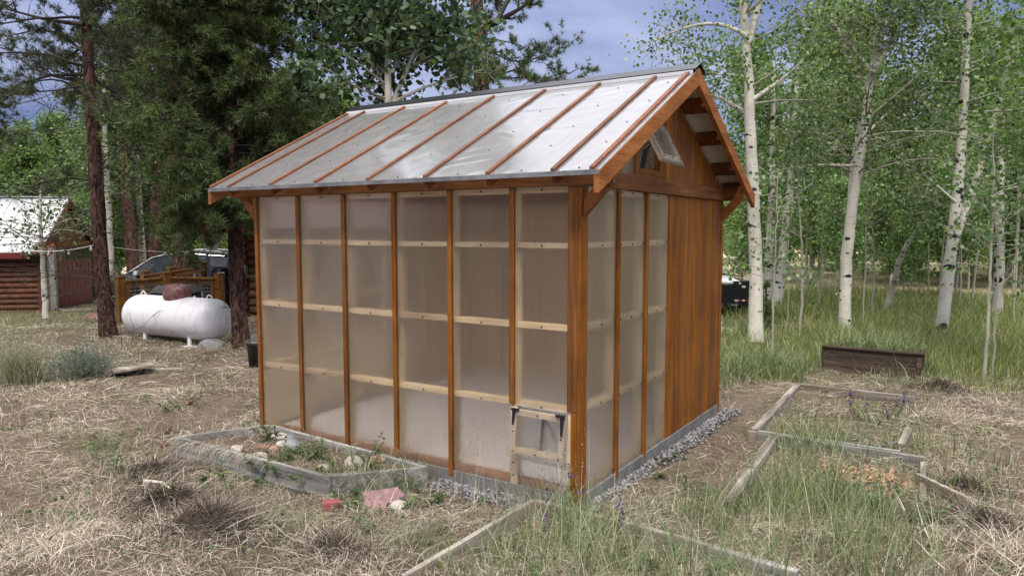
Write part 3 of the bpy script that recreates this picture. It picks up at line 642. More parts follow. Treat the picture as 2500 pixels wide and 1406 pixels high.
rock('stone', 'pale stone half buried at the dry grass edge of the raised bed', 'stone', (-3.16, -.66, .02), (.10, .06, .04), 'rockwhite', 8)
rock('stone', 'pointed white stone among weeds at the right of the raised bed', 'stone', (-1.92, -.42, .035), (.09, .07, .075), 'rockwhite', 9)
rock('stone', 'buff stone in front of the pointed white stone in the raised bed', 'stone', (-2.08, -.60, .015), (.08, .06, .04), 'rockwhite', 10)
rock('stone', 'pink stone resting against the wall side plank of the raised bed', 'stone', (-1.82, -.22, .045), (.09, .05, .04), 'rockpink', 11)
rock('stone', 'white stone lying right of the pink flagstone', 'stone', (-1.06, -.80, float(tz(-1.06, -.80)) + .02), (.10, .07, .06), 'rockwhite', 12)
rock('stone', 'grey stone block under the right end of the propane tank', 'stone', tuple(G(512, 13.1, .04)), (.30, .2, .12), 'rockgrey', 13)
rock('stone', 'reddish boulder beside the driveway left of the near pine', 'stone', tuple(G(222, 18.5, .06)), (.28, .2, .14), 'rockbrown', 14)
rock('stone', 'white stone beside the reddish boulder by the driveway', 'stone', tuple(G(240, 18.2, .03)), (.13, .1, .09), 'rockwhite', 15)
def slab(name, label, cat, poly, z, th, mat, tiltv=(0, 0), bev=.006):
    c = np.mean(poly, 0)
    o = part(name, mat, lambda m: (m.prism([tuple(p) for p in poly], 'z', z - th, z), m.xf(lambda p: (p[0], p[1], p[2] + (p[0] - c[0]) * tiltv[0] + (p[1] - c[1]) * tiltv[1]))), None, bev)
    return tag(o, label, cat)
zb = float(tz(-1.6, -1.02))
slab('brick', 'red paving brick lying in straw left of the pink flagstone', 'brick', [(-1.68, -1.0), (-1.57, -1.10), (-1.465, -1.0), (-1.58, -.92)], zb + .05, .07, 'brickred', (.1, -.1))
slab('flagstone', 'broken pink flagstone leaning in the straw in front of the bed', 'flagstone', [(-1.46, -.80), (-1.28, -.92), (-1.13, -.83), (-1.14, -.66), (-1.26, -.61)], float(tz(-1.3, -.75)) + .06, .05, 'flag', (-.10, .22))
# planks on the left
p0 = G(312, 10.3, .0)
bd = thing('plank_pile', 'short weathered plank resting on another board left of the greenhouse', 'plank', tuple(p0))
a = G(262, 10.25); b = G(362, 10.6)
part('plank', 'old_x', lambda m: m.beam((a[0], a[1], a[2] + .10), (b[0], b[1], b[2] + .115), .26, .035), bd, bevel=.004)
a2 = G(250, 10.4); b2 = G(300, 10.6); part('plank', 'old_x', lambda m: m.beam((a2[0], a2[1], a2[2] + .04), (b2[0] + .25, b2[1] + .1, b2[2] + .045), .18, .06), bd, bevel=.006)
a3 = G(340, 10.55); b3 = G(437, 10.75)
tag(part('loose_board', 'old_x', lambda m: m.beam((a3[0], a3[1], a3[2] + .03), (b3[0], b3[1], b3[2] + .035), .12, .045), None, .004), 'thin grey board lying on straw right of the short plank', 'board')
a4 = G(200, 6.0); b4 = G(292, 5.95)
q0 = np.array([-3.02, -1.62]); q1 = np.array([-2.62, -1.62])
tag(part('fallen_stick', wood('peeled_stick', (.45, .42, .36), (.6, .57, .5), (.7, .67, .6), axis='x'), lambda m: m.tube([(q0[0], q0[1], float(tz(*q0)) + .03), (-2.82, -1.60, float(tz(-2.82, -1.6)) + .035), (q1[0], q1[1] - .02, float(tz(*q1)) + .025)], [.014, .012, .008], 8), None), 'pale peeled stick lying in the dry grass at left', 'stick')
for q, (px, d, lb) in enumerate(((395, 7.45, 'pine cone on the straw left of the raised bed corner'), (203, 7.1, 'pine cone lying in dry grass at far left'), (448, 8.6, 'pine cone in straw behind the raised bed'), (383, 7.0, 'smaller pine cone near the raised bed corner plank'))):
    p = G(px, d, .025); mb = MB(); rgc = random.Random(q)
    mb.lathe([(.008, -.04), (.028, -.03), (.036, -.01), (.03, .015), (.018, .035), (.004, .045)], p, 10, (1, .4, .2))
    for kk in range(40):
        an = rgc.uniform(0, 6.28); h = rgc.uniform(-.03, .035); r = .034 - abs(h) * .5
        c = np.array(p) + np.array([h, math.cos(an) * r, math.sin(an) * r]); mb.beam(c, c + np.array([.012, math.cos(an) * .012, math.sin(an) * .012]), .014, .004)
    tag(mb.build('pine_cone', M['rockbrown']), lb, 'pine cone')
# bucket at the far corner of the greenhouse
p = G(621, 11.0)
bk = thing('planter_pot', 'black plastic pot behind the far left corner of the greenhouse', 'pot', tuple(p))
part('pot', 'black', lambda m: m.lathe([(.12, 0), (.15, .38), (.16, .40), (.145, .40), (.12, .30), (.0, .30)], p, 20), bk, smooth=True)
part('rim_wire', 'wire', lambda m: m.tube([(p[0] + .17 * math.cos(a), p[1] + .17 * math.sin(a), p[2] + .43) for a in np.linspace(0, 2 * math.pi, 24)], .006, 6, False), bk)

# ------------------------------------------------------------------ PROPANE TANK
tL, tR = G(312, 14.35), G(548, 13.15); mid = (tL + tR) / 2; tax = (tR - tL); tlen = np.linalg.norm(tax[:2]); tax[2] = 0; tax /= np.linalg.norm(tax)
zc = float(mid[2]) + .47; r = .39
tk = thing('propane_tank', 'white horizontal propane tank with faded red dome in front of the deck', 'propane tank', (mid[0], mid[1], mid[2]))
hl = 1.0
prof = [(.0, -hl - .26)] + [(r * math.cos(a), -hl + .27 * math.sin(a)) for a in np.linspace(-math.pi / 2 + .15, 0, 9)] + [(r, -.7), (r, -.3), (r, .1), (r, .5), (r, .8)] + [(r * math.cos(a), hl + .27 * math.sin(a)) for a in np.linspace(0, math.pi / 2 - .15, 9)] + [(.0, hl + .26)]
tn = NT('tank_paint'); v = tn.coords(); st = tn.noise(tn.coords((1, 1, .35)), 9, 6, .7); sp = tn.noise(v, 60, 4)
cc = tn.mix((.74, .74, .77), (.36, .35, .34), tn.ramp(tn.math('MULTIPLY', st, tn.math('ADD', sp, .45)), [(.50, 0.0), (.72, .75)]))
M['tank'] = tn.done(tn.bsdf(cc, .45, spec=.4))
cz_ = np.array([mid[0], mid[1], zc])
part('shell', 'tank', lambda m: m.lathe(prof, cz_, 40, tax), tk, smooth=True)
sdv = np.array([-tax[1], tax[0], 0])
for s_ in (-.88, .46): part('weld_seam', 'tank', lambda m: m.tube([cz_ + tax * s_ + (sdv * math.cos(a) + np.array([0, 0, 1.0]) * math.sin(a)) * (r + .001) for a in np.linspace(0, 2 * math.pi, 41)], .006, 6, False), tk, smooth=True)
dm = cz_ + tax * .05
tn = NT('faded_dome_paint'); gnz = tn.noise(tn.coords(), 9, 5, .7); nrmz = tn.n('ShaderNodeSeparateXYZ', {0: tn.n('ShaderNodeNewGeometry').outputs['Normal']}).outputs['Z']
M['dome'] = tn.done(tn.bsdf(tn.ramp(gnz, [(.36, (.13, .028, .032)), (.56, (.17, .09, .09)), (.72, (.26, .24, .24))]), .6))
def domef(m):
    prof2 = [(.29, .22), (.30, .50), (.28, .58), (.20, .625), (.08, .637), (0.0, .64)]
    m.lathe(prof2, (0, 0, 0), 28)
    m.xf(lambda p: (dm[0] + tax[0] * p[0] * 1.02 - tax[1] * p[1] * .72, dm[1] + tax[1] * p[0] * 1.02 + tax[0] * p[1] * .72, zc + p[2]))
part('valve_dome', 'dome', domef, tk, smooth=True)
side = np.array([-tax[1], tax[0], 0])
for s_ in (-.62, .62):
    c = cz_ + tax * s_
    for e in (-.22, .22):
        q = c + side * e; part('leg', 'white', lambda m: m.hexa([tuple(q + tax * a_ + side * b_ + np.array([0, 0, z_])) for z_ in (-.49, -.30) for a_, b_ in ((-.035, -.02), (.035, -.02), (.035, .02), (-.035, .02))]), tk)
    part('footing', 'concrete', lambda m: m.hexa([tuple(c + tax * a_ + side * b_ + np.array([0, 0, z_])) for z_ in (-.54, -.485) for a_, b_ in ((-.12, -.34), (.12, -.34), (.12, .34), (-.12, .34))]), tk)
for s_ in (-.92, .92):
    c = cz_ + tax * s_ + np.array([0, 0, r - .01]); part('lifting_lug', 'white', lambda m: m.tube([c + tax * .07 * math.cos(a) * (1) + np.array([0, 0, .075 * math.sin(a)]) for a in np.linspace(0, math.pi, 10)], .012, 6), tk)
part('gauge_pipe', 'white', lambda m: m.tube([cz_ + tax * .52 + np.array([0, 0, r - .02]), cz_ + tax * .52 + np.array([0, 0, r + .03])], .02, 8), tk)

# ------------------------------------------------------------------ GARAGE
O = at(108, 752, 22.0); gz0 = float(tz(O[0], O[1])); O[2] = gz0
g1 = (-.16 * Rt + Fh); g1 /= np.linalg.norm(g1); g2 = (-Rt - .16 * Fh); g2 /= np.linalg.norm(g2)
ga = thing('log_garage', 'brown log garage with pale metal roof and maroon overhead door', 'garage', tuple(O))
def gp(a, b, c): return O + g1 * a + g2 * b + np.array([0, 0, c])
def gbox(name, mat, a0, a1, b0, b1, c0, c1, parent=ga, bevel=0.0):
    return part(name, mat, lambda m: m.hexa([gp(a0, b0, c0), gp(a1, b0, c0), gp(a1, b1, c0), gp(a0, b1, c0), gp(a0, b0, c1), gp(a1, b0, c1), gp(a1, b1, c1), gp(a0, b1, c1)]), parent, bevel)
GWd, GL, GE, GPk = 3.75, 6.0, 2.05, 3.50
gbox('wall_core', 'brownlog_x', .08, GWd, .06, GL, -.6, GE)
for q in range(14):
    zc2 = -.17 + q * .165
    o = part('log', 'brownlog_x', lambda m: m.tube([gp(.06, .0, zc2), gp(.06, GL, zc2)], .088, 12), ga, smooth=False)
    part('log_end', 'brownlog_y', lambda m: m.tube([gp(-.02, .07, zc2 + .08), gp(.30, .07, zc2 + .08)], .085, 12), ga)
def gab(m):
    P = [(0, GE - .02), (GWd, GE - .02), (GWd / 2, GPk)]; V = [gp(a, b, c) for b in (.0, .1) for a, c in P]
    m.add(V, [(0, 1, 2), (5, 4, 3), (0, 3, 4, 1), (1, 4, 5, 2), (2, 5, 3, 0)])
part('gable_siding', 'gablelog', gab, ga)
for q in range(5): gbox('siding_batten', 'gablelog', .35 + .32 * q, GWd - .35 - .32 * q, -.02, -.002, GE + .12 + .27 * q, GE + .14 + .27 * q)
# side door
gbox('door_trim', 'tan', .26, .36, -.03, .0, 0, 2.0); gbox('door_trim', 'tan', .80, .90, -.03, 0, 0, 2.0); gbox('door_trim', 'tan', .24, .92, -.035, 0, 2.001, 2.10)
sd = gbox('side_door', 'white', .365, .795, -.015, .02, 0, 1.99)
for zz in (1.62, 1.2, .78, .36): gbox('door_panel', 'white', .42, .74, -.024, -.0155, zz - .15, zz + .15, sd, .004)
gbox('door_handle', 'black', .72, .755, -.06, -.016, .95, 1.02, sd)
# overhead door: four courses of panels
gbox('door_trim', 'brownlog_z', .94, 1.06, -.03, 0, 0, 2.0); gbox('door_trim', 'gablelog', .93, 3.74, -.04, 0, 2.0, 2.14)
gbox('door_trim', 'brownlog_z', 3.62, 3.74, -.03, 0, 0, 2.0)
od = gbox('overhead_door', 'maroon', 1.062, 3.618, -.006, .02, .0, 1.998)
for rw in range(4):
    for cl in range(8):
        a0 = 1.09 + cl * .316; z0 = .05 + rw * .49
        gbox('door_panel', 'maroon' if rw < 3 else 'glassdark', a0, a0 + .28, -.018, -.0065, z0, z0 + .40, od, .004)
# roof slopes with standing ribs
OV = .10
def roofq(s_, t_): # s_: 0 left slope 1 right slope, t_ 0 ridge 1 eave
    half = GWd / 2 + .32; a = GWd / 2 + (-half if s_ == 0 else half) * t_; c = GPk + .06 - (GPk - GE) / (GWd / 2) * half * t_; return a, c
for s_ in (0, 1):
    (ar, cr), (ae, ce) = roofq(s_, 0), roofq(s_, 1)
    rf = part('roof_sheet', 'whitemetal', lambda m: m.hexa([gp(ar, -OV, cr - .03), gp(ae, -OV, ce - .03), gp(ae, GL + OV, ce - .03), gp(ar, GL + OV, cr - .03), gp(ar, -OV, cr), gp(ae, -OV, ce), gp(ae, GL + OV, ce), gp(ar, GL + OV, cr)]), ga)
    for q in range(16):
        b = -OV + .03 + q * (GL + 2 * OV - .06) / 15
        part('roof_rib', 'whitemetal', lambda m: m.beam(gp(ar, b, cr + .012), gp(ae, b, ce + .012), .03, .03), ga)
    part('barge_board', 'redtrim', lambda m: m.beam(gp(ar, -OV - .02, cr - .12), gp(ae, -OV - .02, ce - .12), .03, .2), ga)
part('fascia', 'redtrim', lambda m: m.beam(gp(roofq(0, 1)[0] + .01, -OV, roofq(0, 1)[1] - .12), gp(roofq(0, 1)[0] + .01, GL + OV, roofq(0, 1)[1] - .12), .03, .17), ga)
part('ridge_cap', 'whitemetal', lambda m: m.beam(gp(GWd / 2, -OV, GPk + .08), gp(GWd / 2, GL + OV, GPk + .08), .22, .03), ga)
dr = MB(); Vd = []
for (px, d) in ((150, 21.0), (245, 21.3), (330, 22.5), (420, 27.5), (170, 30), (100, 24.5)): Vd.append(G(px, d, .012))
cdr = np.mean(Vd, 0)
drv = part('driveway', 'driveway', lambda m: m.add([tuple(p) for p in Vd], [(0, 1, 2, 3, 4, 5)]), None); tag(drv, kind='structure')

# ------------------------------------------------------------------ LOG HOUSE CORNER
hO = G(560, 18.2); h1 = (Rt * 1.0 - Fh * .12); h1 /= np.linalg.norm(h1); h2 = np.array([-h1[1], h1[0], 0]); hz0 = float(hO[2])
ho = thing('log_house', 'dark log house corner with red metal roof behind the dense pine', 'house', tuple(hO))
def hp(a, b, c): return hO + h1 * a + h2 * b + np.array([0, 0, c])
def hbox(name, mat, a0, a1, b0, b1, c0, c1, parent=ho, bevel=0.0):
    return part(name, mat, lambda m: m.hexa([hp(a0, b0, c0), hp(a1, b0, c0), hp(a1, b1, c0), hp(a0, b1, c0), hp(a0, b0, c1), hp(a1, b0, c1), hp(a1, b1, c1), hp(a0, b1, c1)]), parent, bevel)
hbox('wall_core', 'brownlog_x', .4, 5.2, .08, 5, -.3, 2.35)
M['houselog'] = wood('house_log', (.06, .032, .018), (.13, .07, .036), (.22, .13, .07), axis='x', grain=8)
for q in range(12):
    c = -.02 + q * .205
    part('log', 'houselog', lambda m: m.tube([hp(.15, .08, c), hp(5.2, .08, c)], .108, 12), ho)
    part('log_end', 'houselog', lambda m: m.tube([hp(.4, -.12, c + .1), hp(.4, 3.5, c + .1)], .105, 12), ho)
def hroof(m): m.hexa([hp(-.35, -.7, 2.35), hp(5.4, -.7, 2.35), hp(5.4, 2.6, 3.5), hp(.9, 2.6, 3.5), hp(-.35, -.7, 2.41), hp(5.4, -.7, 2.41), hp(5.4, 2.6, 3.56), hp(.9, 2.6, 3.56)])
part('roof_sheet', 'redroof', hroof, ho)
for q in range(12): part('roof_rib', 'redroof', lambda m: m.beam(hp(-.2 + q * .48, -.69, 2.43), hp(max(.9, -.2 + q * .48), 2.55, 3.57), .03, .03), ho)
hbox('fascia', 'redtrim', -.36, 5.4, -.74, -.705, 2.16, 2.41); part('fascia', 'redtrim', lambda m: m.beam(hp(-.37, -.72, 2.28), hp(-.37, 1.6, 2.28), .03, .22), ho); hbox('soffit', 'redtrim', -.3, 5.3, -.70, .1, 2.2, 2.23)
mb_ = thing('meter_box', 'grey electric meter box with pipe on the log wall behind the dense pine', 'meter', tuple(hp(.55, -.15, 0)))
hbox('box', 'meter', .36, .52, -.22, -.06, 1.0, 1.33, mb_, .01); part('conduit', 'meter', lambda m: m.tube([hp(.46, -.15, 1.0), hp(.47, -.15, .0)], .018, 8), mb_)

# ------------------------------------------------------------------ DECK RAILING
def railing(name, label, posts, h, mesh=True):
    rt = thing(name, label, 'railing', tuple(posts[0]))
    for p in posts:
        part('post', 'deckwood', lambda m: m.box(p[0] - .09, p[0] + .09, p[1] - .09, p[1] + .09, p[2] - .1, p[2] + h), rt, .01)
        part('post_cap', 'deckwood', lambda m: m.box(p[0] - .10, p[0] + .10, p[1] - .10, p[1] + .10, p[2] + h + .001, p[2] + h + .04), rt, .012)
    for a, b in zip(posts[:-1], posts[1:]):
        d = (b - a) / np.linalg.norm(b - a); a_, b_ = a + d * .092, b - d * .092
        part('top_rail', 'deckrail', lambda m: m.beam(a_ + np.array([0, 0, h - .09]), b_ + np.array([0, 0, h - .09]), .14, .04), rt, .004)
        part('rail', 'deckrail', lambda m: m.beam(a_ + np.array([0, 0, h - .17]), b_ + np.array([0, 0, h - .17]), .04, .11), rt, .004)
        if mesh:
            part('rail', 'deckrail', lambda m: m.beam(a_ + np.array([0, 0, .16]), b_ + np.array([0, 0, .16]), .05, .10), rt, .004)
            for e in (a_ + d * .07, b_ - d * .07): part('stile', 'deckwood', lambda m: m.box(e[0] - .035, e[0] + .035, e[1] - .035, e[1] + .035, e[2] + .215, e[2] + h - .226), rt)
            def wm(m):
                ln = np.linalg.norm(b_ - a_)
                for z in np.linspace(.24, h - .25, 8): m.tube([a_ + np.array([0, 0, z]), b_ + np.array([0, 0, z])], .006, 5, False)
                for s_ in np.arange(.12, ln - .1, .1): m.tube([a_ + d * s_ + np.array([0, 0, .215]), a_ + d * s_ + np.array([0, 0, h - .226])], .004, 4, False)
            part('wire_mesh', 'wire', wm, rt)
    return rt
railing('deck_railing', 'wooden deck railing with wire mesh panels behind the propane tank', [G(290, 16.9), G(404, 17.3), G(534, 17.8)], 1.10)
q0_, q1_, q2_ = G(352, 19.6), G(417, 18.8), G(492, 18.4); q0_[2] -= .12; q2_[2] += .10
railing('ramp_railing', 'sloping wooden ramp handrail just behind the wire mesh railing', [q0_, q1_, q2_], 1.25, False)
# covered grill
p = G(520, 18.6)
gr = thing('covered_grill', 'grill under a black vinyl cover beside the log house', 'grill', tuple(p))
def cov(m):
    rg = np.random.default_rng(5); V = []; n = 22; lv = [(0.75, .0), (.8, .3), (.78, .62), (.7, .88), (.55, 1.14), (.5, 1.24), (.1, 1.26)]
    for (w, z) in lv:
        for k_ in range(n):
            a = 2 * math.pi * k_ / n; sq = 1 / max(abs(math.cos(a)), abs(math.sin(a))) ** .75; fold = 1 + (.10 * math.sin(a * 7) if z < 1.2 else 0)
            V.append(p + Rt * (w * .62 * sq * math.cos(a) * fold) + Fh * (w * .42 * sq * math.sin(a) * fold) + np.array([0, 0, z]))
    F = [(i_ * n + k_, i_ * n + (k_ + 1) % n, (i_ + 1) * n + (k_ + 1) % n, (i_ + 1) * n + k_) for i_ in range(len(lv) - 1) for k_ in range(n)]
    F.append(tuple((len(lv) - 1) * n + k_ for k_ in range(n))); m.add(V, F)
part('cover', 'cover', cov, gr); part('patch', 'whitemetal', lambda m: m.beam(p + Rt * .30 - Fh * .44 + np.array([0, 0, 1.08]), p + Rt * .46 - Fh * .43 + np.array([0, 0, 1.08]), .02, .09), gr)
# slatted panel behind the mesh; its white stands in for sunlit ground between slats
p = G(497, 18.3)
sp_ = thing('picket_panel', 'low picket panel, white in place of sunlit gaps, seen through the wire mesh railing', 'picket panel', tuple(p))
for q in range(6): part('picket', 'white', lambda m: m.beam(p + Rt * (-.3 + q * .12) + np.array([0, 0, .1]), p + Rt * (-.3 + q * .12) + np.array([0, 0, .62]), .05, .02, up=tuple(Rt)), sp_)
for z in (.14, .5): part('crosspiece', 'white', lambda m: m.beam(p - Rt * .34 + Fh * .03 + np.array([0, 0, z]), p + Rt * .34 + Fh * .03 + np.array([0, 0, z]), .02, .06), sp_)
# generator behind the tank
p = G(428, 15.6)
gn = thing('generator', 'dark grey plastic generator housing behind the red tank dome', 'generator', tuple(p))
part('housing', 'darkgrey', lambda m: m.hexa([p + Rt * a_ + Fh * b_ + np.array([0, 0, z_]) for z_, sc_ in ((0, 1), (.78, .92)) for a_, b_ in ((-.46 * sc_, -.3 * sc_), (.46 * sc_, -.3 * sc_), (.46 * sc_, .3 * sc_), (-.46 * sc_, .3 * sc_))]), gn, .03)
part('lid', 'darkgrey', lambda m: m.hexa([p + Rt * a_ + Fh * b_ + np.array([0, 0, z_]) for z_, sc_ in ((.785, 1.04), (.95, .7)) for a_, b_ in ((-.46 * sc_, -.32 * sc_), (.46 * sc_, -.32 * sc_), (.46 * sc_, .32 * sc_), (-.46 * sc_, .32 * sc_))]), gn, .03)
for q in range(4): part('vent_slot', 'black', lambda m: m.beam(p + Rt * (-.28 + q * .11) - Fh * .31 + np.array([0, 0, .5]), p + Rt * (-.22 + q * .11) - Fh * .30 + np.array([0, 0, .72]), .04, .02, up=tuple(Fh)), gn)

# ------------------------------------------------------------------ CAR (side on, nose to the left)
cO = G(430, 23.4); cf = -Rt * .985 + Fh * -.05; cf /= np.linalg.norm(cf); cs = np.array([-cf[1], cf[0], 0]); 
if cs @ Fh > 0: cs = -cs               # cs points towards the photographer
car = thing('parked_car', 'dark estate car with silver roof rail parked behind the deck railing', 'car', tuple(cO))
def cp_(l, w, z): return cO + cf * l + cs * w + np.array([0, 0, z])
def loft(m, st):  # stations: (l, [(w,z)...]) half sections mirrored
    V = []; F = []; n = len(st[0][1]) * 2
    for l, sec in st:
        full = [(w, z) for w, z in sec] + [(-w, z) for w, z in sec[::-1]]
        for w, z in full: V.append(cp_(l, w, z))
    for i_ in range(len(st) - 1):
        for k_ in range(n): F.append((i_ * n + k_, i_ * n + (k_ + 1) % n, (i_ + 1) * n + (k_ + 1) % n, (i_ + 1) * n + k_))
    F.append(tuple(range(n))[::-1]); F.append(tuple((len(st) - 1) * n + k_ for k_ in range(n))); m.add(V, F)
def body(m):
    st = []
    for l, top, w in ((-2.3, .95, .80), (-2.2, 1.05, .88), (-1.6, 1.08, .93), (0, 1.06, .94), (.9, 1.05, .94), (1.1, 1.04, .93), (1.9, .98, .91), (2.2, .92, .88), (2.30, .84, .80)):
        st.append((l, [(w * .9, .24), (w, .40), (w + .01, .62), (w, .82 * top / 1.05), (w * .93, top - .02), (w * .86, top)]))
    loft(m, st)
part('body', 'carpaint', body, car, smooth=True)
def cabin(m):
    st = []
    for l, top, w in ((-2.15, 1.10, .80), (-1.85, 1.62, .66), (-.8, 1.70, .68), (.1, 1.68, .67), (.45, 1.58, .66), (1.15, 1.06, .78)):
        st.append((l, [(.84, 1.04), (.83, 1.06), (w + (.84 - w) * .08, top - .06), (w * .9, top)]))
    loft(m, st)
part('cabin_glass', 'glassdark', cabin, car)
part('roof', 'carpaint', lambda m: loft(m, [(-1.88, [(.60, 1.60), (.68, 1.61), (.66, 1.66)]), (-.8, [(.6, 1.68), (.70, 1.69), (.66, 1.74)]), (.1, [(.6, 1.66), (.69, 1.67), (.65, 1.72)]), (.42, [(.58, 1.56), (.66, 1.57), (.62, 1.62)])]), car, smooth=True)
for w in (.72, -.72): part('roof_rail', 'chrome', lambda m: m.tube([cp_(.1, w * .93, 1.70), cp_(-.1, w * .93, 1.77), cp_(-1.0, w * .93, 1.79), cp_(-1.7, w * .93, 1.74), cp_(-1.85, w * .93, 1.66)], .022, 8), car)
for w in (.86, -.86):
    part('window_trim', 'chrome', lambda m: m.tube([cp_(1.18, w * .98, 1.07), cp_(.45, w * .83, 1.56), cp_(.05, w * .815, 1.655), cp_(-.8, w * .82, 1.675), cp_(-1.8, w * .79, 1.60)], .018, 6), car)
    part('pillar', 'carpaint', lambda m: m.beam(cp_(-.25, w * .985, 1.05), cp_(-.3, w * .80, 1.67), .09, .04, up=tuple(cs)), car)
    part('pillar', 'carpaint', lambda m: m.beam(cp_(-1.3, w * .985, 1.06), cp_(-1.25, w * .80, 1.66), .10, .04, up=tuple(cs)), car)
    part('door_mirror', 'whitemetal', lambda m: m.hexa([cp_(.85 + a_, w * (1.06 + b_), 1.02 + z_) for z_ in (0, .14) for a_, b_ in ((-.08, -.06), (.08, -.06), (.05, .15), (-.06, .15))]), car, .02)
    for l in (1.45, -1.42):
        wh = part('wheel', 'tyre', lambda m: m.lathe([(.20, -.10), (.33, -.11), (.36, -.06), (.36, .06), (.33, .11), (.20, .10)], cp_(l, w * .97, .36), 26, cs), car, smooth=True)
        part('rim', 'chrome', parent=wh, fn=lambda m: (m.lathe([(.05, -.02), (.21, -.02), (.21, .02), (.05, .02)], cp_(l, w * 1.05, .36), 20, cs), [m.beam(cp_(l, w * 1.09, .36), cp_(l + .2 * math.cos(a), w * 1.09, .36 + .2 * math.sin(a)), .05, .02, up=tuple(cs)) for a in np.arange(0, 6.28, 1.2566)]))
    part('headlight', 'whitepot', lambda m: m.hexa([cp_(2.0 + a_, w * (.96 + b_), .72 + z_) for z_ in (0, .12) for a_, b_ in ((-.08, .0), (.18, -.10), (.16, -.14), (-.08, -.05))]), car, .01)
part('grille', 'black', lambda m: m.hexa([cp_(2.30 + a_, b_, z_) for z_ in (.38, .70) for a_, b_ in ((0, -.5), (.08, -.5), (.08, .5), (0, .5))]), car, .02)

# ------------------------------------------------------------------ TRAILER beside the grove
tO = G(1787, 17.9); tO[2] += .0; t1 = Rt; t2 = Fh
tr = thing('dump_trailer', 'black dump trailer loaded with white debris parked among the aspens', 'trailer', tuple(tO))
def tp(a, b, c): return tO + t1 * a + t2 * b + np.array([0, 0, c])
def tbox(name, mat, a0, a1, b0, b1, c0, c1, bevel=.006, parent=tr):
    return part(name, mat, lambda m: m.hexa([tp(a0, b0, c0), tp(a1, b0, c0), tp(a1, b1, c0), tp(a0, b1, c0), tp(a0, b0, c1), tp(a1, b0, c1), tp(a1, b1, c1), tp(a0, b1, c1)]), parent, bevel)
tbox('door', 'carpaint', -.62, -.09, -.02, .02, .34, .86); tbox('door', 'carpaint', -.085, .46, -.02, .02, .34, .86)
tbox('side_panel', 'carpaint', -.66, -.625, -.02, 2.6, .34, .86); tbox('side_panel', 'carpaint', .465, .50, -.02, 2.6, .34, .86); tbox('bed_floor', 'carpaint', -.62, .46, .03, 2.6, .30, .36)
tbox('rear_beam', 'black', -.66, .50, -.06, -.022, .22, .33)
for a in (-.60, .18): tbox('reflector', 'reflred', a, a + .09, -.028, -.0205, .36, .40, .0); tbox('reflector', 'white', a + .092, a + .16, -.028, -.0205, .36, .40, .0)
tbox('reflector', 'white', .08, .178, -.028, -.0205, .36, .40, 0); tbox('reflector', 'reflred', .342, .42, -.028, -.0205, .36, .40, 0)
tbox('placard', 'white', -.42, -.34, -.026, -.0205, .43, .48, 0); tbox('placard', 'white', .26, .35, -.026, -.0205, .70, .75, 0); tbox('placard', 'white', -.55, -.50, -.026, -.0205, .70, .75, 0)
tbox('placard', 'meter', -.55, -.36, -.066, -.0605, .26, .29, 0); tbox('placard', 'meter', -.02, .16, -.066, -.0605, .26, .29, 0)
for a in (-.40, .22):
    part('wheel', 'tyre', lambda m: m.lathe([(.15, -.13), (.22, -.15), (.25, -.08), (.25, .08), (.22, .15), (.15, .13)], tp(a, .55, .245), 24, Rt), tr, smooth=True)
rock('debris_load', 'white plaster debris heaped in the black trailer', 'debris', tuple(tp(-.08, .5, .82)), (.5, .6, .14), 'whitepot', 21)
for q, (a0, a1, c0, c1) in enumerate(((-.45, .42, 1.06, .95), (-.66, -.12, .98, 1.06))):
    tag(part('lumber_offcut', 'darkgrey' if q == 0 else 'carpaint', lambda m: m.beam(tp(a0, .2 + q * .3, c0), tp(a1, .4, c1), .05 + q * .03, .03 + q * .09), None, .003), ['long dark rail lying over the trailer load', 'dark panel sticking up from the left of the trailer'][q], 'lumber')

# ------------------------------------------------------------------ STRING LIGHTS, HANGING BASKETS
w0, w1, w2 = at(-30, 585, 19.0), at(236, 597, 15.2), at(540, 606, 18.0)
sg = thing('string_lights', 'white string light cable strung from garage past the near pine to the house', 'string lights', tuple(w1))
def cat(a, b, sag, n=24): return [a + (b - a) * u + np.array([0, 0, -sag * 4 * u * (1 - u)]) for u in np.linspace(0, 1, n)]
pa = cat(w0, w1, .22); pb = cat(w1, w2, .12)
part('cable', 'whitepot', lambda m: (m.tube(pa, .009, 5), m.tube(pb, .006, 5)), sg)
for q in range(2, 24, 4):
    c = pa[q]; part('bulb', 'bulb', lambda m: m.lathe([(.012, 0), (.014, -.03), (.03, -.06), (.032, -.085), (.015, -.11), (0, -.112)], c, 10), sg, smooth=True)
def basket(name, label, p, s, flower, nf, seed, potmat):
    rt = thing(name, label, 'flower basket', tuple(p)); rg = np.random.default_rng(seed)
    part('pot', potmat, lambda m: m.lathe([(.10 * s, 0), (.15 * s, .05 * s), (.18 * s, .16 * s), (.19 * s, .17 * s), (.0, .15 * s)], p, 18), rt, smooth=True)
    part('hanger', 'wire', lambda m: [m.tube([p + np.array([.17 * s * math.cos(a), .17 * s * math.sin(a), .16 * s]), p + np.array([0, 0, .62 * s])], .005, 4) for a in (0, 2.1, 4.2)], rt)
    n = 260; c = rg.normal(size=(n, 3)) * np.array([.14, .14, .09]) * s + p + np.array([0, 0, .24 * s]); V, F = leaves_np(c, .05 * s, rg); link('foliage', mesh_np('foliage', V, F), M['weed'], rt)
    c = rg.normal(size=(nf, 3)) * np.array([.15, .15, .10]) * s + p + np.array([0, 0, .28 * s]); V, F = leaves_np(c, .06 * s, rg); link('blossoms', mesh_np('blossoms', V, F), M[flower], rt)

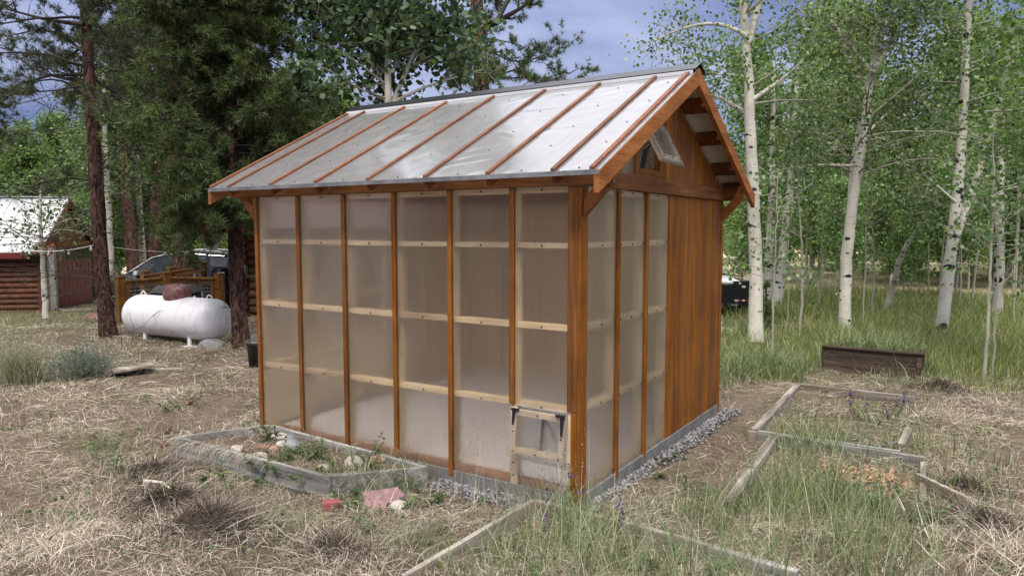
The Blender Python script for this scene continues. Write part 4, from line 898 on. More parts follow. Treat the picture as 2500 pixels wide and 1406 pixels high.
# ------------------------------------------------------------------ FOLIAGE GENERATORS
def unit(v): return v / (np.linalg.norm(v, axis=-1, keepdims=True) + 1e-9)
HEX = np.array([(0, -.52), (.42, -.26), (.46, .14), (0, .56), (-.46, .14), (-.42, -.26)])
def leaves_np(c, size, rg, up=.35):
    n = len(c); nrm = unit(rg.normal(size=(n, 3)) + np.array([0, 0, up])); a = unit(np.cross(nrm, unit(rg.normal(size=(n, 3))))); b = np.cross(nrm, a)
    s = (size * rg.uniform(.7, 1.25, n))[:, None, None]
    V = c[:, None] + s * (HEX[None, :, 0:1] * a[:, None] + HEX[None, :, 1:2] * b[:, None]) + s * (np.abs(HEX[None, :, 0:1]) * .25) * nrm[:, None]
    return V.reshape(-1, 3), np.arange(n * 6).reshape(n, 6)
def smooth_path(pts, n=20):
    P = np.array(pts, float); s = np.r_[0, np.cumsum(np.linalg.norm(np.diff(P, axis=0), axis=1))]; u = np.linspace(0, s[-1], n)
    Q = np.stack([np.interp(u, s, P[:, k_]) for k_ in range(3)], 1)
    for _ in range(2): Q[1:-1] = .25 * Q[:-2] + .5 * Q[1:-1] + .25 * Q[2:]
    return Q
def limb(p, d, ln, rg, bend, n=6, wob=.10):
    P = [p]; d = unit(d); st = ln / (n - 1)
    for _ in range(n - 1):
        d = unit(d + rg.normal(size=3) * wob + np.array([0, 0, bend])); P.append(P[-1] + d * st)
    return np.array(P)
def aspen(name, label, path, r0, r1, nl, ll, leaf, size, seed, t0=.35, mat='aspenleaf', bark='aspenbark', group=None, stems=(), clus=.20, up=.12, limbs=(), flare=1.2, knots=18):
    rg = np.random.default_rng(seed); base = np.array(path[0], float)
    P = smooth_path(path, 26); P[1:] += rg.normal(size=(25, 3)) * .008 * np.array([1, 1, 0])
    rad = np.interp(np.linspace(0, 1, 26), [0, .06, .2, 1], [r0 * flare, r0 * 1.04, r0 * .97, r1]); rad = rad * (1 + rg.normal(size=26) * .025)
    acc = Acc(); V, F = tube_np(P, rad, 14); acc.add(V, F); twig = Acc()
    cents = []
    stem_list = [(P, rad, t0)]
    for sp, sr0, sr1 in stems:
        Q = smooth_path(sp, 14); rr_ = np.linspace(sr0, sr1, 14); V, F = tube_np(Q, rr_, 10); acc.add(V, F); stem_list.append((Q, rr_, .3))
    tot = nl
    for lm, lr in limbs:
        Q = smooth_path(lm, 10); V, F = tube_np(Q, np.linspace(lr, lr * .3, 10), 8); acc.add(V, F)
        for u in range(4, 10):
            for _ in range(2):
                S = limb(Q[u], rg.normal(size=3) + unit(Q[-1] - Q[0]), ll * .35, rg, .05, 5, .2); V, F = tube_np(S, np.linspace(.010, .003, 5), 4); twig.add(V, F); cents.append(S[1:])
    for (Q, rr_, ta) in stem_list:
        for q in range(tot if Q is P else max(4, tot // 2)):
            u = ta + (1 - ta) * rg.uniform() ** .9; ii = u * (len(Q) - 1); i0 = int(min(ii, len(Q) - 2)); p = Q[i0] + (Q[i0 + 1] - Q[i0]) * (ii - i0)
            az = rg.uniform(0, 2 * np.pi); el_ = rg.uniform(-.1, .75); d = np.array([math.cos(az), math.sin(az), math.tan(el_) * .7])
            l = ll * (1 - .55 * (u - ta) / (1 - ta + 1e-6)) * rg.uniform(.55, 1.15); rr0 = max(.006, min(rr_[i0] * .38, .012 * l + .004))
            S = limb(p, d, l, rg, up * rg.uniform(-.3, 1), 7); V, F = tube_np(S, np.linspace(rr0, .004, 7), 5); twig.add(V, F)
            for _ in range(4):
                b = rg.integers(2, 7); T = limb(S[b], unit(S[b] - S[b - 1]) + rg.normal(size=3) * .6, l * rg.uniform(.2, .4), rg, .02, 4, .2)
                V, F = tube_np(T, np.linspace(.005, .002, 4), 3); twig.add(V, F); cents.append(T); 
            cents.append(S[3:])
    C = np.concatenate(cents); idx = rg.integers(0, len(C), leaf); c = C[idx] + rg.normal(size=(leaf, 3)) * clus + np.array([0, 0, -.03])
    root = thing(name, label, 'tree', tuple(base), 0, group)
    if knots and r0 > .05:
        mb = MB()
        for q in range(knots):
            u = rg.uniform(.04, .75); ii = u * 25; i0 = int(ii); c0 = P[i0] + (P[i0 + 1] - P[i0]) * (ii - i0); r_ = rad[i0]; az = rg.uniform(0, 6.28); h = np.array([math.cos(az), math.sin(az), 0]); tv = np.array([-h[1], h[0], 0]); w_ = r_ * rg.uniform(.25, .6); hh = w_ * rg.uniform(.35, .75)
            ring = [(c0 + h * (r_ * math.cos(w_ * math.cos(a) / r_) + .004) + tv * (r_ * math.sin(w_ * math.cos(a) / r_)) + np.array([0, 0, hh * math.sin(a) * (1 if math.sin(a) > 0 else .6)])) for a in np.linspace(0, 2 * np.pi, 12, endpoint=False)]
            cc = c0 + h * (r_ + .012); mb.add(ring + [cc], [(k_, (k_ + 1) % 12, 12) for k_ in range(12)])
            if q % 2: # drooping brow line under the old branch scar
                br = [c0 + h * (r_ * math.cos(s_) + .003) + tv * (r_ * math.sin(s_)) + np.array([0, 0, hh * 1.1 - abs(s_) * r_ * .45]) for s_ in np.linspace(-1.0, 1.0, 9)]; mb.tube(br, .006, 4)
        tag(mb.build('knots', M['knot'], root), kind='stuff')
    link('trunk', acc.mesh('trunk', True), M[bark], root); tag(link('branches', twig.mesh('branches'), M['aspengrey'], root), kind='stuff')
    V, F = leaves_np(c, size, rg); link('crown', mesh_np('crown', V, F), M[mat], root)
    return root
def needles_np(p, d, ln, rg, k_=14, w=.0045, spread=.85):
    n = len(p); D = unit(d[:, None] * .7 + unit(rg.normal(size=(n, k_, 3))) * spread); l = ln * rg.uniform(.7, 1.15, (n, k_, 1))
    sd = unit(np.cross(D, unit(rg.normal(size=(n, k_, 3))))) * w
    o = p[:, None]; V = np.stack([o - sd, o + sd, o + D * l], 2).reshape(-1, 3); return V, np.arange(n * k_ * 3).reshape(-1, 3)
def pine(name, label, path, r0, r1, nl, ll, seed, z0=.2, tl=.13, per=26, mat='needle', bark='pinebark', group=None, droop=-.05, dead=0, needles=14, w=.005, extra=(), sides=None, shape=None, subs=7, flare=1.35):
    rg = np.random.default_rng(seed); base = np.array(path[0], float); P = smooth_path(path, 30); H = P[-1][2] - P[0][2]
    rad = np.interp(np.linspace(0, 1, 30), [0, .03, .1, 1], [r0 * flare, r0 * 1.1, r0, r1]) * (1 + rg.normal(size=30) * .03)
    acc = Acc(); V, F = tube_np(P, rad, 18); V = V + rg.normal(size=V.shape) * .008; acc.add(V, F); tw = Acc(); tp_, td = [], []
    def dress(S, l, rr0, bare=False):
        V, F = tube_np(S, np.linspace(rr0, .006, len(S)), 6); tw.add(V, F)
        for _ in range(subs):
            b = rg.integers(1, len(S)); T = limb(S[b], unit(S[b] - S[b - 1]) * .7 + rg.normal(size=3) * np.array([.7, .7, .35]), l * rg.uniform(.15, .38), rg, .05, 5, .22)
            V, F = tube_np(T, np.linspace(rr0 * .35, .003, 5), 4); tw.add(V, F)
            for _ in range(2):
                b2 = rg.integers(1, 5); T2 = limb(T[b2], unit(T[b2] - T[b2 - 1]) + rg.normal(size=3) * .8, l * rg.uniform(.06, .18), rg, .05, 4, .25); V, F = tube_np(T2, np.linspace(.005, .0025, 4), 3); tw.add(V, F)
                if not bare: tp_.append(T2[1:]); td.append(np.gradient(T2, axis=0)[1:])
            if not bare: tp_.append(T[1:]); td.append(np.gradient(T, axis=0)[1:])
    for (lm, lr, bare) in extra:
        S = smooth_path(lm, 9); dress(S, np.linalg.norm(S[-1] - S[0]), lr, bare)
    for q in range(nl + dead):
        isd = q >= nl; u = (z0 + (1 - z0) * rg.uniform()) if not isd else rg.uniform(max(.08, z0 - .35), z0 + .15)
        ii = u * 29; i0 = int(min(ii, 28)); p = P[i0] + (P[i0 + 1] - P[i0]) * (ii - i0); az = rg.uniform(0, 2 * np.pi)
        k_ = shape(u) if shape else (1 - .6 * (u - z0) / (1 - z0))
        l = ll * max(.15, k_) * rg.uniform(.6, 1.1)
        if sides: l *= sides(az)
        S = limb(p, np.array([math.cos(az), math.sin(az), rg.uniform(-.25, .25)]), l, rg, droop * rg.uniform(.2, 1.4), 8, .12)
        dress(S, l, min(.05, .012 * l + .006) if not isd else .008, isd)
    root = thing(name, label, 'tree', tuple(base), 0, group)
    link('trunk', acc.mesh('trunk', True), M[bark], root); tag(link('branches', tw.mesh('branches'), M['pinetwig'], root), kind='stuff')
    TP = np.concatenate(tp_); TD = unit(np.concatenate(td)); idx = rg.integers(0, len(TP), per)
    V, F = needles_np(TP[idx] + rg.normal(size=(per, 3)) * .035, unit(TD[idx] + rg.normal(size=(per, 3)) * .3 + np.array([0, 0, .2])), tl, rg, needles, w)
    link('needles', mesh_np('needles', V, F), M[mat], root); return root
def pix(d, *pts): # a stem seen at bearing/height points at distance d, slightly uneven in depth
    P = [at(x, y, d + .12 * math.sin(1.7 * k_)) for k_, (x, y) in enumerate(pts)]
    P[0][2] = float(tz(P[0][0], P[0][1])) - .05; return P
def lim(d, *pts): return [at(x, y, d + .15 * k_) for k_, (x, y) in enumerate(pts)]
basket('hanging_basket', 'white hanging pot with red flowers under the red roof corner', at(518, 610, 17.3), 1.0, 'redflower', 40, 1, 'whitepot')
basket('hanging_basket', 'dark hanging basket of orange flowers on the log garage corner', at(92, 640, 21.6), 1.35, 'orangeflower', 60, 2, 'black')

# ------------------------------------------------------------------ PINES
pine('pine_tree', 'sparse pine with bare dead limbs and slim reddish trunk left of the propane tank', pix(14.46, (266, 828), (247, 640), (238, 500), (228, 330), (214, 120), (204, -60), (196, -400), (190, -700)), .135, .05, 62, 2.5, 11, z0=.38, tl=.14, per=8000, mat='needlegrey', droop=-.02, dead=46, needles=14, w=.0055,
     extra=[(lim(14.3, (205, 60), (120, 52), (60, 35), (-60, 0)), .05, False), (lim(14.4, (205, 130), (150, 80), (90, 70), (20, 90)), .035, True), (lim(14.5, (228, 200), (130, 190), (60, 160), (0, 100)), .04, False), (lim(14.4, (232, 245), (150, 190), (80, 195), (20, 240)), .03, True),
            (lim(14.2, (228, 75), (300, 130), (350, 150), (420, 190)), .05, False), (lim(14.4, (240, 180), (290, 170), (318, 180), (318, 195)), .012, True), (lim(14.6, (235, 440), (170, 435), (110, 440), (60, 470)), .03, False)] )

pine('pine_tree', 'dense dark green pine with shaggy crown standing against the greenhouse end', pix(13.0, (590, 858), (578, 700), (572, 500), (566, 300), (558, 100), (552, -100), (548, -420)), .137, .05, 185, 1.62, 12, z0=.245, tl=.135, per=30000, droop=-.03, dead=8, needles=12, w=.009, shape=lambda u: 1.05 - .25 * abs(u - .45) / .5, subs=9)
pine('pine_tree', 'thick trunked ponderosa pine rising behind the deck railing', pix(19.2, (452, 765), (445, 600), (436, 400), (425, 200), (412, 0), (402, -200), (395, -420)), .235, .09, 64, 3.1, 13, z0=.42, tl=.17, per=12000, mat='needlegrey', bark='pinebark2', droop=-.07, dead=14, needles=13, w=.008,
     extra=[(lim(19.0, (425, 330), (380, 250), (350, 230), (300, 200)), .07, False), (lim(19.0, (430, 360), (385, 345), (345, 335), (300, 300)), .06, False), (lim(19.2, (435, 180), (480, 120), (520, 100), (560, 60)), .07, False)])
pgrey = pine('pine_tree', 'straight grey brown pine trunk between the near pine and the thick ponderosa', pix(29, (327, 705), (318, 560), (304, 400), (300, 250), (296, 100), (292, -60)), .24, .1, 34, 2.6, 14, z0=.50, tl=.2, per=5200, mat='needlegrey', bark='pinebark2', droop=-.05, dead=10, needles=10, w=.011)
pine('pine_tree', 'slightly leaning reddish pine trunk just left of the thick ponderosa', pix(30, (366, 690), (378, 560), (384, 400), (386, 200), (388, 0)), .24, .1, 26, 2.4, 15, z0=.55, tl=.2, per=2000, mat='needle', bark='pinebark2', droop=-.05, dead=8, needles=10, w=.011)
pine('pine_tree', 'tall ponderosa with long open limbs behind the greenhouse ridge', pix(19.0, (1190, 770), (1185, 500), (1178, 250), (1170, 100), (1160, -60), (1155, -350)), .26, .10, 22, 2.5, 16, z0=.45, tl=.16, per=3600, mat='needle', bark='pinebark2', droop=-.02, dead=6, needles=14, w=.008, sides=lambda az: 1.0 if math.cos(az - .57) > -.2 else .55,
     extra=[(lim(19, (1180, 70), (1240, 40), (1290, 10), (1340, -30)), .10, False), (lim(18.8, (1210, 60), (1250, -20), (1300, -60), (1380, -80)), .07, False), (lim(18.5, (1185, 240), (1250, 215), (1300, 212), (1390, 180)), .05, False), (lim(18.6, (1190, 120), (1230, 130), (1260, 160), (1285, 190)), .02, True), (lim(18.6, (1185, 150), (1120, 130), (1060, 120), (1000, 110)), .04, False)])
for px_, d_, s_, lb_ in ((-25, 23, .8, 'pine at the left edge in front of the far wood'), (520, 27, 1.0, 'pine hidden behind the dense dark pine crown'), (640, 24, .9, 'pine behind the left gable end of the greenhouse')):
    copy_tree(pgrey, tuple(G(px_, d_)), px_ * .7, s_, lb_)
pine('pine_tree', 'young dark pine filling the gap behind the left roof edge', pix(18.0, (775, 780), (772, 500), (768, 300), (765, 215)), .12, .03, 60, 1.5, 17, z0=.30, tl=.14, per=3600, droop=-.05, dead=0, needles=12, w=.008)
pine('pine_tree', 'dark pine at the far left edge beyond the garage', pix(30, (-60, 740), (-65, 400), (-70, 100), (-75, -120)), .22, .08, 46, 2.8, 18, z0=.30, tl=.2, per=3200, mat='needlegrey', bark='pinebark2', needles=10, w=.012)
pine('pine_sapling', 'small bright pine sapling beside the nearest white aspen', pix(15.6, (1872, 800), (1871, 745), (1870, 690)), .015, .004, 26, .26, 19, z0=.05, tl=.08, per=420, needles=12, w=.004, mat='weed', bark='pinebark')

# ------------------------------------------------------------------ NEAR ASPENS
aspen('aspen_tree', 'tall straight white aspen nearest to the board wall of the greenhouse', pix(13.79, (1845, 842), (1846, 640), (1840, 480), (1831, 300), (1825, 120), (1812, -20), (1800, -200), (1795, -420)), .125, .05, 36, 2.0, 9500, .06, 31, t0=.42,
      stems=[(lim(13.8, (1827, 110), (1842, 50), (1862, -20), (1890, -200), (1900, -350)), .07, .03)], limbs=[(lim(13.8, (1832, 282), (1795, 262), (1765, 240), (1735, 232), (1700, 225)), .055), (lim(13.7, (1836, 245), (1880, 215), (1905, 198), (1960, 150)), .05), (lim(13.7, (1826, 90), (1780, 62), (1730, 55), (1660, 70), (1600, 100)), .045), (lim(13.6, (1815, 185), (1770, 182), (1720, 178)), .02)])
aspen('aspen_tree', 'white aspen whose trunk bends right and forks above the dark planter', pix(14.74, (2060, 845), (2064, 640), (2078, 520), (2100, 380), (2118, 250), (2130, 180), (2145, 60), (2150, -120), (2150, -380)), .115, .045, 46, 2.3, 11000, .06, 32, t0=.40,
      stems=[(lim(14.7, (2076, 520), (2082, 420), (2092, 350), (2112, 260)), .075, .06), (lim(14.6, (2130, 180), (2165, 120), (2200, 60), (2230, -60)), .06, .03), (lim(14.6, (2128, 175), (2090, 130), (2055, 80), (2020, 40)), .045, .02)], limbs=[(lim(14.6, (2080, 405), (2000, 402), (1930, 408), (1860, 430)), .03), (lim(14.6, (2118, 325), (2150, 290), (2200, 250), (2260, 215)), .03), (lim(14.6, (2122, 330), (2180, 345), (2210, 400), (2240, 480), (2300, 500)), .02)])
aspen('aspen_tree', 'leaning white aspen with black scars and forked trunk right of the dark planter', pix(13.94, (2293, 842), (2310, 720), (2322, 600), (2336, 500), (2340, 420), (2352, 300), (2352, 200), (2362, 60), (2370, -120), (2375, -380)), .11, .045, 46, 2.2, 11000, .06, 33, t0=.42, bark='aspenbark2',
      stems=[(lim(13.9, (2328, 590), (2350, 530), (2385, 440), (2405, 370), (2440, 250), (2470, 100)), .085, .04)], limbs=[(lim(13.8, (2400, 390), (2430, 380), (2470, 370), (2520, 350)), .03), (lim(13.8, (2335, 495), (2290, 455), (2260, 430), (2220, 400)), .025)])
G1 = None
aspen('aspen_tree', 'pair aspen stem with black knots just right of the nearest white aspen', pix(19.9, (1874, 765), (1876, 660), (1880, 580), (1884, 500), (1886, 350), (1888, 150)), .12, .05, 22, 1.9, 3000, .075, 34, t0=.45, bark='aspenbark2')
aspen('aspen_tree', 'right leaning white aspen behind the knotted pair stem', pix(19.2, (1895, 765), (1906, 680), (1914, 600), (1922, 540), (1935, 400), (1945, 200)), .13, .05, 22, 1.9, 3000, .075, 35, t0=.42)
aspen('aspen_tree', 'thin crooked grey aspen leaning right above the planter', pix(17.4, (2150, 785), (2178, 715), (2192, 650), (2205, 610), (2235, 570), (2262, 525), (2300, 440)), .075, .03, 16, 1.5, 1900, .07, 36, t0=.62, bark='aspengrey')
aspen('aspen_tree', 'grey aspen with blackened base near the right edge', pix(17.3, (2432, 785), (2437, 700), (2440, 600), (2440, 500), (2445, 300), (2450, 100)), .12, .05, 24, 2.0, 3200, .07, 37, t0=.42, bark='aspenbark2')
aspen('aspen_tree', 'leafy bright aspen whose branches hang in from the right edge', pix(9.6, (2640, 960), (2640, 700), (2630, 450), (2620, 200), (2610, -40), (2600, -300)), .12, .05, 40, 1.25, 5200, .066, 38, t0=.40, mat='aspenbright')
aspen('aspen_tree', 'large leaved blue green aspen rising behind the greenhouse roof', pix(12.0, (955, 905), (955, 700), (950, 450), (945, 250), (948, 100), (955, -60), (960, -350)), .075, .03, 52, 1.75, 9500, .095, 39, t0=.50, mat='aspendark', knots=0,
      stems=[(lim(12.0, (955, 260), (985, 190), (1010, 130), (1060, 40)), .05, .02), (lim(12.2, (950, 240), (905, 140), (860, 60), (820, -30)), .04, .02)], limbs=[(lim(12, (950, 120), (890, 90), (850, 55), (810, 20)), .03), (lim(12, (960, 250), (1040, 210), (1110, 190), (1180, 170)), .03)])
aspen('aspen_tree', 'slender white young aspen in front of the log garage', pix(19.3, (112, 760), (107, 680), (102, 600), (97, 540), (99, 480), (104, 430)), .075, .02, 18, 1.35, 850, .07, 40, t0=.50, mat='aspenleaf', limbs=[(lim(19.2, (100, 590), (130, 560), (165, 560), (205, 570)), .02), (lim(19.2, (102, 560), (140, 545), (180, 530), (215, 545)), .02)])
aspen('aspen_tree', 'white aspen just behind the near pine trunk', pix(25, (272, 735), (268, 600), (263, 480), (258, 350), (252, 180)), .12, .05, 24, 1.9, 2600, .085, 41, t0=.45)
aspen('aspen_tree', 'white aspen between the two far pine trunks', pix(31, (352, 690), (346, 580), (339, 470), (333, 380), (325, 200)), .13, .05, 24, 2.2, 2600, .10, 42, t0=.45, mat='aspenbright')
aspen('aspen_tree', 'tall pale green aspen crown left of the greenhouse ridge', pix(27, (765, 730), (765, 450), (762, 280), (760, 150)), .14, .03, 44, 1.5, 4200, .10, 43, t0=.35, mat='aspenbright', clus=.25)
# saplings among the grass
SAP = [(1888, 10.95, 420, 'dark thin sapling in front of the nearest white aspen', .018), (1957, 14.7, 300, 'straight thin sapling midway between the two white aspens', .028), (2416, 10.0, 300, 'slim sapling at the right before the blackened aspen', .025), (2434, 10.3, 380, 'thin dark sapling leaning beside the slim right sapling', .014), (2110, 15.5, 250, 'twiggy sapling right of the forked white aspen', .018), (2132, 17.0, 200, 'pale thin sapling behind the twiggy sapling', .024), (2003, 18.0, 300, 'thin sapling left of the forked white aspen', .016), (2345, 18.5, 330, 'thin sapling in grass behind the scarred aspen', .018), (2478, 15.5, 250, 'thin pale sapling at the far right edge', .02), (1925, 15.5, 480, 'short leafy sapling between trailer and forked aspen', .012)]
for q, (px, d, yt, lb, r) in enumerate(SAP):
    aspen('aspen_sapling', lb, pix(d, (px, 700), (px + 3, 640), (px + (-1) ** q * 8, (yt + 640) / 2), (px + (-1) ** q * 12, yt)), r, .006, 16, 1.0, 460, .055, 60 + q, t0=.42, bark='aspengrey', clus=.14)

# ------------------------------------------------------------------ BACKGROUND GROVE: individuals copied from four kinds
rg = np.random.default_rng(99)
kinds = []
for q, (mt, lf, h) in enumerate((('aspenfar', 9500, 9.0), ('aspenleaf', 9000, 8.0), ('aspenbright', 9500, 10.0), ('aspenfar', 7500, 6.5))):
    p = G(2050 + 130 * q, 24 + 2 * q); sw = rg.uniform(-.3, .3, 2)
    kinds.append(aspen('grove_aspen', 'slender white trunked aspen in the grove right of the greenhouse', [p, p + np.array([sw[0] * .3, sw[1] * .3, h * .35]), p + np.array([sw[0], sw[1], h * .7]), p + np.array([sw[0] * 1.4, sw[1], h])], .065, .018, 52, 1.9, lf, .12, 80 + q, knots=0, t0=.22, mat=mt, group='background grove aspens', clus=.26))
thin = []
for q in range(2):
    p = G(2000 + 200 * q, 30); thin.append(aspen('grove_aspen', 'thin bare stemmed young aspen in the grove right of the greenhouse', [p, p + np.array([.1, 0, 2.2]), p + np.array([.15, .1, 4.4])], .03, .01, 22, 1.0, 1100, .10, 90 + q, t0=.38, mat='aspenfar', bark='aspengrey', group='young background aspens', clus=.2))
def scatter(n, x0, x1, d0, d1, kk, s0, s1, label, group, avoid=None):
    for _ in range(n):
        d = d0 + (d1 - d0) * rg.uniform() ** .8; x = rg.uniform(x0, x1)
        if avoid and avoid(x, d): continue
        p = G(x, d); s = rg.uniform(s0, s1); copy_tree(kk[rg.integers(0, len(kk))], tuple(p), rg.uniform(0, 6.28), (s, s, s * rg.uniform(.85, 1.1)), label, group)
LB, GBk = 'slender white trunked aspen in the grove right of the greenhouse', 'background grove aspens'
LL, GLf = 'slender aspen in the wood at left beyond the garage and car', 'left wood aspens'
LM, GM = 'aspen top showing in the wood directly behind the greenhouse', 'aspens behind the greenhouse'
LT, GT = 'thin bare stemmed young aspen in the grove right of the greenhouse', 'young background aspens'
LT2, GT2 = 'thin young aspen in the wood at left beyond the car', 'young left wood aspens'
gapf = lambda x, d: 2130 < x < 2360 and d < 60
scatter(46, 1760, 2620, 21, 44, kinds, .7, 1.15, LB, GBk, gapf)
scatter(12, 2130, 2360, 26, 48, [kinds[3]], .55, .75, LB, GBk)
scatter(30, 1740, 2620, 21, 40, [kinds[3], kinds[1]], .42, .62, 'low leafy young aspen filling the understorey right of the greenhouse', 'understorey aspens')
scatter(60, 1740, 2560, 20, 50, thin, .7, 1.25, LT, GT)
scatter(40, -150, 640, 31, 52, kinds, .8, 1.15, LL, GLf)
scatter(22, -150, 330, 28, 44, kinds, .6, .85, LL, GLf)
scatter(22, -100, 620, 28, 45, thin, .8, 1.3, LT2, GT2)
scatter(16, 640, 1240, 24, 42, kinds, .6, .85, LM, GM)
scatter(26, -1500, -150, 22, 46, kinds, .75, 1.1, LL, GLf)
scatter(26, 2620, 4200, 16, 42, kinds, .75, 1.1, LB, GBk)
# far wood beyond the grove that reads as one mass
rgf = np.random.default_rng(5); n = 56000; th = rgf.uniform(-1.25, 1.25, n); px = 1250 + FPX * th; d = rgf.uniform(56, 84, n)
P = CP[None] + d[:, None] * (Fh[None] * np.cos(th)[:, None] + Rt[None] * np.sin(th)[:, None])
hm = 4.2 + 1.3 * np.sin(px * .021) + .9 * np.sin(px * .067 + d); P[:, 2] = tz(P[:, 0], P[:, 1]) + .9 + hm * rgf.uniform(0, 1, n) ** .8
V, F = leaves_np(P, .52, rgf); fw = link('far_wood', mesh_np('far_wood', V, F), M['aspenfar']); tag(fw, 'distant band of green woodland behind the grove', None, kind='stuff')

# ------------------------------------------------------------------ GROUND COVER
rg = np.random.default_rng(21)
def ribbon(P, az, ln, w, lift, curl, rg, seg=3, steep=None):
    """blades: root P, heading az, length ln; steep 0 = lying, 1 = upright; returns V,F"""
    n = len(P); u = np.linspace(0, 1, seg + 1)[None]
    st = (np.zeros(n) if steep is None else steep)[:, None]
    h = np.stack([np.cos(az), np.sin(az)], 1)
    ang = st * (np.pi / 2) * .97 - curl[:, None] * u * 1.3         # elevation falls along the blade
    du = ln[:, None] / seg
    dx = np.cumsum(np.concatenate([np.zeros((n, 1)), np.cos(ang[:, :-1]) * du], 1), 1); dz = np.cumsum(np.concatenate([np.zeros((n, 1)), np.sin(ang[:, :-1]) * du], 1), 1)
    lat = (rg.normal(size=(n, 1)) * .22 * ln[:, None]) * u ** 2
    X = P[:, None, 0] + h[:, None, 0] * dx - h[:, None, 1] * lat; Y = P[:, None, 1] + h[:, None, 1] * dx + h[:, None, 0] * lat
    Z = P[:, None, 2] + lift[:, None] * np.sin(np.pi * u) + dz
    wv = w[:, None] * (1 - u * .85) / 2; tw = rg.uniform(-.6, .6, n)[:, None]; f2 = rg.uniform(0, 6.28, n)
    sx_ = -h[:, None, 1] * np.cos(tw); sy_ = h[:, None, 0] * np.cos(tw); sz_ = np.sin(tw) * np.ones_like(u)
    A = np.stack([X - sx_ * wv, Y - sy_ * wv, Z - sz_ * wv], -1); B = np.stack([X + sx_ * wv, Y + sy_ * wv, Z + sz_ * wv], -1)
    V = np.stack([A, B], 2).reshape(n, -1, 3); m = 2 * (seg + 1)
    f = np.array([[2 * q, 2 * q + 1, 2 * q + 3, 2 * q + 2] for q in range(seg)])
    F = (np.arange(n)[:, None, None] * m + f[None]).reshape(-1, 4); return V.reshape(-1, 3), F
def inside_gh(x, y): return (x > -3.70) & (x < .05) & (y > -.03) & (y < 3.55)
def on_path(x, y): return np.exp(-((x - .42) / .40) ** 4) * ((y > .35) & (y < 5.4))
def in_bed(x, y): return (x > -3.75) & (x < -1.3) & (y > -.84 ) & (y < -.1) & ((x - (-1.76)) * .58 - (y + .83) * .5 < 0)
def polar(n, x0, x1, d0, d1, pw):
    px = rg.uniform(x0, x1, n); u = rg.uniform(size=n); d = (d0 ** (1 - pw) + u * (d1 ** (1 - pw) - d0 ** (1 - pw))) ** (1 / (1 - pw)) if pw != 1 else d0 * (d1 / d0) ** u
    P = CP[None] + d[:, None] * (Fh[None] + Rt[None] * ((px - 1250) / FPX)[:, None]); return P[:, 0], P[:, 1], d
def zz(x, y): return np.where(in_bed(x, y), .02, tz(x, y))
# 1 dry straw mat: pale strands, and grey-brown matted litter where the ground is worn
x, y, d = polar(228000, -550, 3050, 3.7, 17, 1.15)
def mott(x, y): return .5 + .28 * np.sin(1.1 * x + 1.7 * y + 1.9 * np.sin(.8 * y - .5 * x)) * np.sin(1.5 * y - .9 * x + 1.3 * np.sin(1.2 * x)) + .3 * np.sin(4.3 * x + 1.9 * np.sin(3.1 * y)) * np.sin(3.9 * y + 1.4 * np.sin(2.7 * x))
gq = green_at(x, y); mo = mott(x, y); bare = np.clip(on_path(x, y) * 1.2, 0, 1) * (y > 1.2)
keep = ~inside_gh(x, y) & (rg.uniform(size=len(x)) < (1 - .6 * gq) * np.clip(.22 + .95 * mo, .12, 1) * (1 - .7 * bare)); x, y, d, mo = x[keep], y[keep], d[keep], mo[keep]
def mat_of(sel, name, label, mt, l0, l1, hmax):
    x_, y_, d_ = x[sel], y[sel], d[sel]; n = len(x_)
    P = np.stack([x_, y_, zz(x_, y_) + rg.uniform(.0, .02, n)], 1)
    ln = rg.uniform(l0, l1, n) * np.clip(d_ / 7, .9, 1.5) * rg.choice([.5, 1, 1, 1.6], n); az = 1.6 * np.sin(1.3 * x_ + .7 * y_) + 1.2 * np.sin(.8 * y_ - 1.9 * x_) + rg.normal(size=n) * 1.3
    V, F = ribbon(P, az, ln, rg.uniform(.002, .005, n) * np.clip(d_ / 5.5, 1, 2.6), rg.uniform(.0, hmax, n), rg.uniform(-.03, .14, n), rg, 3, rg.uniform(0, .11, n))
    tag(link(name, mesh_np(name, V, F), M[mt]), label, kind='stuff')
dk = rg.uniform(size=len(x)) < np.clip(1.05 - 1.15 * mo, .12, .9)
mat_of(~dk, 'straw', 'dry straw lying across the yard', 'straw', .05, .2, .03); mat_of(dk, 'grass_litter', 'grey brown matted grass litter across the yard', 'strawdark', .04, .15, .02)
# twigs and bark crumbs
x, y, d = polar(1500, -250, 2750, 4, 13, 1.2); k_ = ~inside_gh(x, y); x, y, d = x[k_], y[k_], d[k_]; n = len(x); P = np.stack([x, y, zz(x, y) + .02], 1)
V, F = ribbon(P, rg.uniform(0, 6.28, n), rg.uniform(.03, .16, n), rg.uniform(.006, .014, n), rg.uniform(0, .01, n), rg.uniform(-.02, .05, n), rg, 2, rg.uniform(0, .05, n))
tag(link('twig_litter', mesh_np('twig_litter', V, F), M['pinetwig']), 'small dark twigs and bark crumbs strewn on the ground', kind='stuff')
# small green weeds coming up through the straw
x, y, d = polar(620, -250, 2750, 4, 12, 1.2); k_ = ~inside_gh(x, y) & (rg.uniform(size=len(x)) < .25 + mott(x + 3, y) * .8) & (on_path(x, y) < .4); x, y = x[k_], y[k_]; n = len(x)
idx = np.repeat(np.arange(n), 9); c = np.stack([x, y, zz(x, y) + .03], 1)[idx] + rg.normal(size=(n * 9, 3)) * np.array([.035, .035, .015]); V, F = leaves_np(c, .026, rg, .5)
tag(link('small_weeds', mesh_np('small_weeds', V, F), M['weed']), 'small green weeds sprouting through the straw', kind='stuff')
